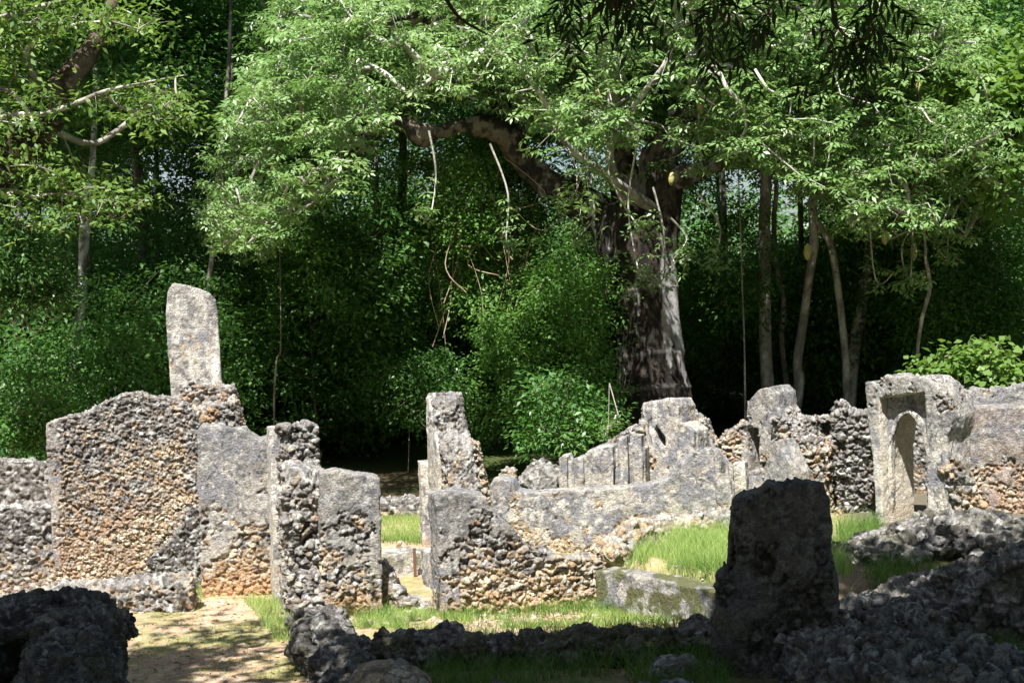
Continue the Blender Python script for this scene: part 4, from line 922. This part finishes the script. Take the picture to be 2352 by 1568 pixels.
leafmass("vine_curtain", "curtain of leafy hanging vines with thin dry stems under the long bare limb", "vine",
    [(1090,400,29.4,.9,.5,.9),(1060,520,29.3,1.0,.5,1.1),(1150,500,29.6,.9,.5,.9),(1120,680,29.0,.8,.5,.8),(1010,640,29.5,.7,.5,.9),(1200,590,29.6,.5,.4,.8),(960,470,30.0,.7,.5,1.0),(1180,430,29.2,.6,.5,.7),(1080,470,28.4,.7,.3,.9)], 5200, .085, L_MID, 53, m=9, R_=.17, stems=vs)
leafmass("lit_bush", "low bush catching light left of the vine curtain", "bush", [(930,900,28.6,.9,.6,.6),(1000,860,28.8,.6,.5,.5),(1060,960,28.2,.8,.6,.6)], 900, .08, L_DARK, 54, m=9, R_=.18)
leafmass("broadleaf_bush", "bush with big rounded green leaves behind the wall right of the arched gateway", "bush",
    [(2200,865,21.0,.55,.4,.35),(2290,860,21.2,.6,.4,.35),(2250,830,21.1,.4,.35,.35),(2380,880,21.2,.5,.4,.35),(2140,850,20.9,.22,.25,.18)], 560, .125, L_BIG, 55, m=5, R_=.2, W=.8)
leafmass("flowering_shrub", "spindly pale-stemmed shrub with light leaves at the foot of the huge trunk", "bush", [(1385,880,24.6,.22,.2,.35),(1392,960,24.6,.2,.2,.3),(1380,820,24.6,.18,.2,.3)], 190, .08, L_YEL, 56, m=6, R_=.12, bark=((.3,.28,.25), (.6,.58,.54)))
leafmass("glossy_bush", "rounded glossy-leaved branch mass entering at the left edge", "tree",
    [(20,600,23.5,.85,.8,.6),(90,640,23.6,.55,.6,.42),(-40,560,23.8,.9,.8,.8),(60,690,23.4,.5,.5,.25),(125,680,23.6,.3,.35,.2),(0,520,24,.5,.5,.3)], 1500, .105, L_GLOSS, 57, m=7, R_=.11, W=.42,
    stems=[(px_path([(-260,1100,24,.16),(-200,800,24,.13),(-120,650,23.9,.10),(-20,620,23.8,.07),(60,660,23.6,.03),(140,700,23.5,.015)])[0], np.linspace(.14, .012, 31), 7)] +
    [(smooth_path([at(x0, y0, 23.4), at((x0+x1)/2, max(y0, y1)+14, 23.3), at(x1, y1, 23.4)], 5), np.linspace(.012, .005, 11), 4) for x0, y0, x1, y1 in [(20,680,85,700),(40,690,110,745),(90,690,150,720),(60,700,30,760)]])
leafmass("shade_bush", "dark bush at the left edge above the far shaded wall", "bush", [(20,930,24.5,.9,.6,.6),(100,970,24.8,.6,.5,.45)], 700, .1, L_DARK, 58, m=8, R_=.2)
leafmass("broadleaf_tree", "bright tree with large heart-shaped leaves at the top right edge", "tree",
    [(2270,230,25.5,.9,.8,.6),(2340,330,25.6,.7,.7,.7),(2240,390,25.4,.45,.5,.4),(2300,450,25.8,.5,.5,.4),(2390,200,25.8,.8,.8,.8),(2290,120,26.2,.7,.7,.4)], 800, .19, L_BIG, 59, m=5, R_=.28, W=.85,
    stems=[(px_path([(2520,1000,26.5,.2),(2480,600,26.4,.17),(2420,380,26.2,.12),(2330,330,26,.07),(2270,260,25.8,.03)])[0], np.linspace(.2, .02, 25), 7)])
leafmass("forest_tree", "dark tree with small feathery leaves in the top right corner", "tree", [(2200,40,29.5,1.5,1,1.0),(2330,40,29,1.3,1,.9),(2260,-120,29,2,1.2,1)], 1500, .11, L_DARK, 60, m=10, R_=.25,
    stems=[(px_path([(2440,1000,30,.22),(2400,500,30,.18),(2330,200,29.8,.12),(2250,40,29.6,.05)])[0], np.linspace(.22, .03, 19), 7)])
leafmass("creeper_tree", "dark creeper-hung foliage at the right edge under the bright canopy", "tree",
    [(2280,560,28.5,1.2,.7,1.3),(2200,700,28.2,1.0,.7,1.3),(2330,760,28,1.1,.7,1.3),(2090,620,29.4,.8,.6,1.0)], 2600, .1, L_DARK, 61, m=10, R_=.22)
# left leaning tree with yellowing leaves
lt = [px_path([(-260,900,24,.5),(-150,640,24,.45),(-30,450,24,.40),(40,350,24,.34),(95,285,24,.30),(125,225,24,.27),(165,170,24,.20),(220,100,24.2,.14),(260,0,24.4,.1)]),
      px_path([(-60,300,23.4,.09),(20,265,23.3,.06),(100,262,23.2,.06),(180,235,23,.055),(240,210,22.9,.04),(330,190,22.8,.02),(430,172,22.7,.012)]),
      px_path([(-60,220,23.5,.07),(10,205,23.4,.06),(60,250,23.2,.045),(85,310,23.1,.02)]),
      px_path([(-40,440,23.6,.06),(30,438,23.4,.05),(80,452,23.3,.04),(130,445,23.2,.02),(230,460,23.1,.01)]),
      px_path([(-50,60,23.6,.1),(30,35,23.5,.08),(150,0,23.5,.05)]), px_path([(95,285,24,.1),(200,330,25,.07),(270,300,25.4,.07),(360,220,25.6,.04),(400,205,25.6,.02)]),
      px_path([(120,240,24,.1),(60,120,23.6,.07),(160,60,23.2,.04),(250,50,23,.02)])]
ltp = at(-260, 900, 24); left = empty("leaning_tree", (ltp.x, 24, gz(ltp.x, 24)), "dark leaning tree with yellowish green sunlit leaves, top left", "tree"); off2 = np.array([ltp.x, 24, gz(ltp.x, 24)])
zones = [(60,60,120,60),(180,40,100,40),(300,45,70,30),(30,150,60,60),(120,230,90,22),(230,240,90,26),(330,265,110,26),(400,240,40,40),(60,370,90,40),(130,400,90,30),(40,300,60,30),(180,440,110,22),(300,460,60,20),(20,470,60,25),(200,500,90,20),(80,520,60,20),(-60,200,70,200),(0,-60,200,60),(350,200,60,14)]
tg = []
for zx, zy, rx, ry in zones:
    for i in range(int(6+rx*ry/190)): p = at(zx+g3.normal(0, .5)*rx, zy+g3.normal(0, .5)*ry, g3.uniform(22.4, 24.6)); tg.append(tuple(p))
tg = np.array(tg)
pth, _, _ = grow(lt, tg, g3, step=.3, rtwig=.007, sag=.08, wob=.08)
tubes_mesh("branches", [(p-off2, r*.7, k) for p, r, k in pth+[(a, b, 6) for a, b in lt[1:]]], M_BARK, bark_cols((.2,.18,.16), (.48,.45,.41), 1.2, 8), left)
tubes_mesh("trunk", [(lt[0][0]-off2, lt[0][1], 18)], M_BARK, bark_cols((.035,.026,.02), (.13,.10,.08), 1.5, 18), left)
leaves_obj("crown", [spray(g3, np.repeat(tg, 3, 0)-off2+g3.normal(0, .13, (len(tg)*3, 3)),   .13, 6, .17, .35, W=.5)], L_YEL, left)

# ---------------------------------------------------------------- overhanging tree near the camera: sprays in view, crown above throws the foreground shade
neem = empty("overhanging_tree", (3.4, -1.5, 0), "dark overhanging tree with drooping feathery leaf sprays at the top of the picture", "tree")
no = np.array([3.4, -1.5, 0])
gn = np.random.default_rng(21); V_, st_ = [], []
def neem_leaf(p, d, L=.26, n=7):
    d = unit(np.array([d]))[0]; side = unit(np.array([np.cross(d, [0, 1, .2])]))[0]
    pts = [p + d*L*t - np.array([0, 0, .10*L*t*t*2]) for t in np.linspace(0, 1, 6)]; st_.append((np.array(pts), np.linspace(.0022, .001, 6), 3))
    c, dd, nn = [], [], []
    for i in range(n):
        t = .12+.88*i/(n-1); q = p + d*L*t - np.array([0, 0, .2*L*t*t])
        for s in (-1, 1):
            c.append(q); dd.append(side*s*.75+d*.6+np.array([0, 0, -.35])+gn.normal(0, .1, 3)); nn.append(np.array([0.1, -.6, .7])+gn.normal(0, .25, 3))
    c = np.array(c); k = len(c); V_.append(leaf_arrays(c, np.array(dd), np.array(nn), gn.uniform(.065, .085, k), np.full(k, .018), gn.uniform(0, 1, k), .25))
def neem_spray(branch, leaves):
    P_, r_ = px_path(branch); st_.append((P_, r_, 6))
    for px, py, D in leaves:
        p = np.array(tuple(at(px, py, D))); j = P_[np.argmin(((P_-p)**2).sum(1))]
        st_.append((np.array([j, (j+p)/2+[0, 0, .01], p]), np.array([.004, .003, .002]), 4)); 
        a = gn.uniform(-.9, .9); neem_leaf(p, np.array([math.sin(a), gn.uniform(-.4, .4), -math.cos(a)*.7]), gn.uniform(.18, .27))
D0 = 6.3
neem_spray([(1560,-120,D0,.008),(1530,-30,D0,.006),(1480,10,D0,.004),(1420,20,D0,.002)], [(gn.uniform(1260,1500), gn.uniform(-70,25), D0+gn.uniform(-.2,.2)) for i in range(13)])
neem_spray([(1640,-90,D0,.008),(1655,-20,D0,.006),(1700,20,D0,.004),(1730,10,D0,.002)], [(gn.uniform(1600,1790), gn.uniform(-80,60), D0+gn.uniform(-.3,.3)) for i in range(13)])
neem_spray([(1920,-160,D0,.009),(1912,-40,D0,.008),(1915,40,D0,.007),(1945,85,D0,.005),(1985,95,D0,.003)], [(gn.uniform(1890,2040), gn.uniform(-70,110), D0+gn.uniform(-.2,.2)) for i in range(15)])
neem_spray([(990,-60,D0,.010),(1025,0,D0,.009),(1060,45,D0,.007),(1120,80,D0,.004)], [])
# crown overhead
def bell(n_, xr, yr, zr, thr, seed):
    g = np.random.default_rng(seed); c = np.stack([g.uniform(*xr, n_), g.uniform(*yr, n_), g.uniform(*zr, n_)], 1)
    return c[fbm(c*.55, seed, 3) > thr]
cc = bell(27000, (-10.5, 7.5), (-2.5, 11.6), (7.2, 9.8), .30, 5)
sh = cc[:,1]+cc[:,2]*.577*math.cos(R(SUN_AZ)); gx_ = cc[:,0]-cc[:,2]*.6*math.sin(R(SUN_AZ)); wv = .3*np.sin(gx_*1.3)
lim_ = np.where(gx_ < -3.3, 13.3, np.where(gx_ < -1.25, 12.5, np.where(gx_ > 2.9, 14.0, 14.15)))+wv
keep = (sh < lim_) | ((fbm(cc*1.1, 8, 3) > np.where(gx_ < 0, .60, .53)) & (sh < np.where(gx_ < -1.2, 15.8, np.where(gx_ > 2.9, 17.0, 0))))
cc = cc[keep]
for px, py, D, r_ in [(905,1515,12.3,.42),(2080,1195,16.3,.5),(2250,1215,16.2,.4),(2270,1505,11.8,.30),(1480,1500,13,.2),(2010,1390,14.2,.25),(1960,1440,12.8,.2),(740,1420,14.6,.25)]:
    q_ = at(px, py, D); dz_ = cc[:,2]-q_.z; hx = cc[:,0]-dz_*.6*math.sin(R(SUN_AZ)); hy = cc[:,1]+dz_*.6*math.cos(R(SUN_AZ))
    cc = cc[np.hypot(hx-q_.x, (hy-q_.y)) > r_]
V_.append(spray(gn, cc-0, .23, 12, .34, .4))
V_ = [(v-no, f, c) for v, f, c in V_]
leaves_obj("crown", V_, L_NEEM, neem)
tk = [(smooth_path([(3.4,-1.5,-.3),(3.5,-1.4,3),(3,0,6),(1,3,8.2)], 6), np.linspace(.35, .1, 19), 10), (smooth_path([(3,0,6),(3.6,3,7.6),(3.2,6,8)], 5), np.linspace(.18, .05, 11), 7), (smooth_path([(3,0,6),(-2,2,7.8),(-6,4,8.3)], 5), np.linspace(.18, .04, 11), 7)]
tubes_mesh("trunk", [(p-no, r, k) for p, r, k in tk+st_], M_BARK, bark_cols((.05,.035,.028), (.12,.08,.06), 1.5, 9), neem)

# ---------------------------------------------------------------- grass and litter
def blades(name, pts, h, wd, mat, seed, lean=.35, segs=3, kind="stuff", label=None):
    g = np.random.default_rng(seed); n = len(pts); a = g.uniform(0, 6.283, n); H = h*g.uniform(.45, 1.15, n); ln = lean*g.uniform(.2, 1.3, n)*H
    dx = np.cos(a); dy = np.sin(a); b = g.uniform(0, 6.283, n); sx = np.cos(b)*wd; sy = np.sin(b)*wd; base = np.asarray(pts)
    rows = []
    for i in range(segs+1):
        t = i/segs; c = base+np.stack([dx*ln*t*t, dy*ln*t*t, H*(t-.35*(ln/np.maximum(H, .01))*t*t)], 1); w_ = (1-t*.93)
        rows.append(c-np.stack([sx*w_, sy*w_, 0*sx], 1)); rows.append(c+np.stack([sx*w_, sy*w_, 0*sx], 1))
    V = np.stack(rows, 1).reshape(-1, 3); k = 2*(segs+1); idx = np.arange(n)[:,None]*k
    F = np.concatenate([idx+np.array([[2*i, 2*i+1, 2*i+3, 2*i+2]]) for i in range(segs)]); c = np.repeat(g.uniform(0, 1, n), k)
    me = mesh_np(name, V, F, [mat], np.stack([c, c, c], 1), smooth=False); o = link(name, me); tagp(o, label, kind=kind); return o
def scatter(poly, n, seed, z=0., clump=0., cs=2., edge=None):
    """poly: pixel polygon on the ground -> world points"""
    g = np.random.default_rng(seed); W_ = [G(px, py, z) for px, py in poly]; xs = [p.x for p in W_]; ys = [p.y for p in W_]
    x = g.uniform(min(xs), max(xs), n*4); y = g.uniform(min(ys), max(ys), n*4); ins = np.zeros(len(x), bool); j = len(W_)-1
    for i in range(len(W_)):
        c = ((ys[i] > y) != (ys[j] > y)) & (x < (xs[j]-xs[i])*(y-ys[i])/((ys[j]-ys[i]) or 1e-9)+xs[i]); ins ^= c; j = i
    x = x[ins]; y = y[ins]
    if clump: k = fbm(np.stack([x*cs, y*cs, x*0], 1), seed, 3) > clump; x = x[k]; y = y[k]
    x = x[:n]; y = y[:n]; return np.stack([x, y, ground_np(x, y)-.01], 1)
blades("tall_grass", scatter([(1385,1298),(1470,1215),(1700,1200),(1900,1230),(1960,1300),(1900,1400),(1700,1360)], 15000, 1, .42, .36), .22, .0035, L_GRASS, 1, .45)
blades("path_grass", scatter([(245,1345),(465,1370),(660,1360),(690,1568),(250,1568)], 5200, 2, 0, .52, 3.), .05, .003, L_GRASS, 2, .6, 2)
blades("verge_grass", np.concatenate([scatter([(560,1385),(665,1355),(700,1500),(640,1480)], 1600, 3, 0, .4, 4.), scatter([(240,1345),(470,1350),(460,1400),(250,1390)], 1500, 4, 0, .48, 4)]), .14, .004, L_GRASS, 3, .5)
blades("yard_grass", np.concatenate([scatter([(700,1405),(1000,1405),(1400,1385),(1650,1400),(1660,1440),(850,1450),(740,1450)], 9000, 5, 0, .40, 3.), scatter([(870,1190),(1005,1190),(1005,1245),(870,1245)], 3500, 6)]), .11, .004, L_GRASS, 4, .5)
blades("shade_grass", scatter([(900,1470),(1660,1450),(1680,1620),(1000,1620)], 5200, 7, 0, .40, 1.6), .32, .0045, L_GRASSD, 5, .9, 5)
blades("weed_tufts", np.concatenate([scatter([(1930,1400),(2130,1330),(2352,1340),(2352,1420),(2100,1440)], 1800, 8, .1, .5, 2), scatter([(1920,1200),(2020,1190),(2040,1240),(1930,1270)], 1200, 9, .5), scatter([(2060,1480),(2352,1440),(2352,1568),(2100,1568)], 1200, 10, 0, .45, 2)]), .26, .004, L_GRASSD, 6, .7, 4)
rub = np.random.default_rng(4)
def pebbles(name, poly, n, seed, r=(.01, .035), z=0.):
    pts = scatter(poly, n, seed, z); V, F = [], []; bm = bmesh.new(); g = np.random.default_rng(seed)
    for p in pts:
        rr = g.uniform(*r); bmesh.ops.create_icosphere(bm, subdivisions=1, radius=rr, matrix=Matrix.Translation((p[0], p[1], p[2]+rr*.3)) @ Matrix.Rotation(g.uniform(0, 6), 4, 'Z') @ Matrix.Diagonal((1, g.uniform(.5, 1), g.uniform(.35, .7), 1)))
    for v in bm.verts: v.co += Vector(g.normal(0, .003, 3))
    me = bpy.data.meshes.new(name); bm.to_mesh(me); bm.free(); n_ = len(me.vertices); P = np.empty(n_*3, np.float32); me.vertices.foreach_get("co", P); P = P.reshape(-1, 3).astype(float)
    setcol(me, mixc(C(.28,.24,.19), C(.55,.50,.43), vnoise(P*8, 3))); me.materials.append(M_STONE); o = link(name, me); tagp(o, kind="stuff")
pebbles("gravel", [(245,1340),(465,1372),(660,1372),(690,1568),(250,1568)], 420, 1)

blades("seed_grass", scatter([(1400,1290),(1480,1205),(1720,1195),(1960,1225),(1960,1330),(1900,1400),(1700,1360)], 1500, 31, .42, .40), .50, .0025, L_GRASS, 31, .8, 4)
wb = [scatter(pl_, n_, 40+i) for i, (pl_, n_) in enumerate([([(140,1340),(460,1345),(460,1365),(140,1365)], 500),([(1010,1405),(1400,1388),(1400,1410),(1010,1430)], 900),([(770,1400),(900,1405),(900,1425),(770,1425)], 350),([(1370,1395),(1660,1400),(1660,1425),(1380,1412)], 900),([(870,1240),(1000,1238),(1000,1250),(870,1250)], 200)])]
blades("wall_foot_weeds", np.concatenate(wb), .20, .0045, L_GRASSD, 33, .7, 4)
# fallen leaves
M_LIT = leaf_mat("dry_leaf", (.10,.05,.025), (.42,.30,.13), .1, .7, .2)
lp = np.concatenate([scatter([(245,1345),(665,1360),(690,1568),(250,1568)], 420, 51), scatter([(700,1400),(1650,1395),(1660,1450),(750,1450)], 500, 52), scatter([(900,1470),(1660,1450),(1680,1620),(1000,1620)], 500, 53)]); gl = np.random.default_rng(9); nl_ = len(lp)
o = leaves_obj("fallen_leaves", [leaf_arrays(lp+np.array([[0, 0, .022]]), np.stack([gl.normal(0, 1, nl_), gl.normal(0, 1, nl_), gl.normal(0, .15, nl_)], 1), np.stack([gl.normal(0, .25, nl_), gl.normal(0, .25, nl_), np.ones(nl_)], 1), gl.uniform(.03, .08, nl_), gl.uniform(.015, .035, nl_), gl.uniform(0, 1, nl_))], M_LIT); tagp(o, kind="stuff")
pebbles("rubble_bits", [(700,1402),(1010,1402),(1400,1385),(1660,1400),(1660,1440),(750,1440)], 260, 5, (.015, .06))
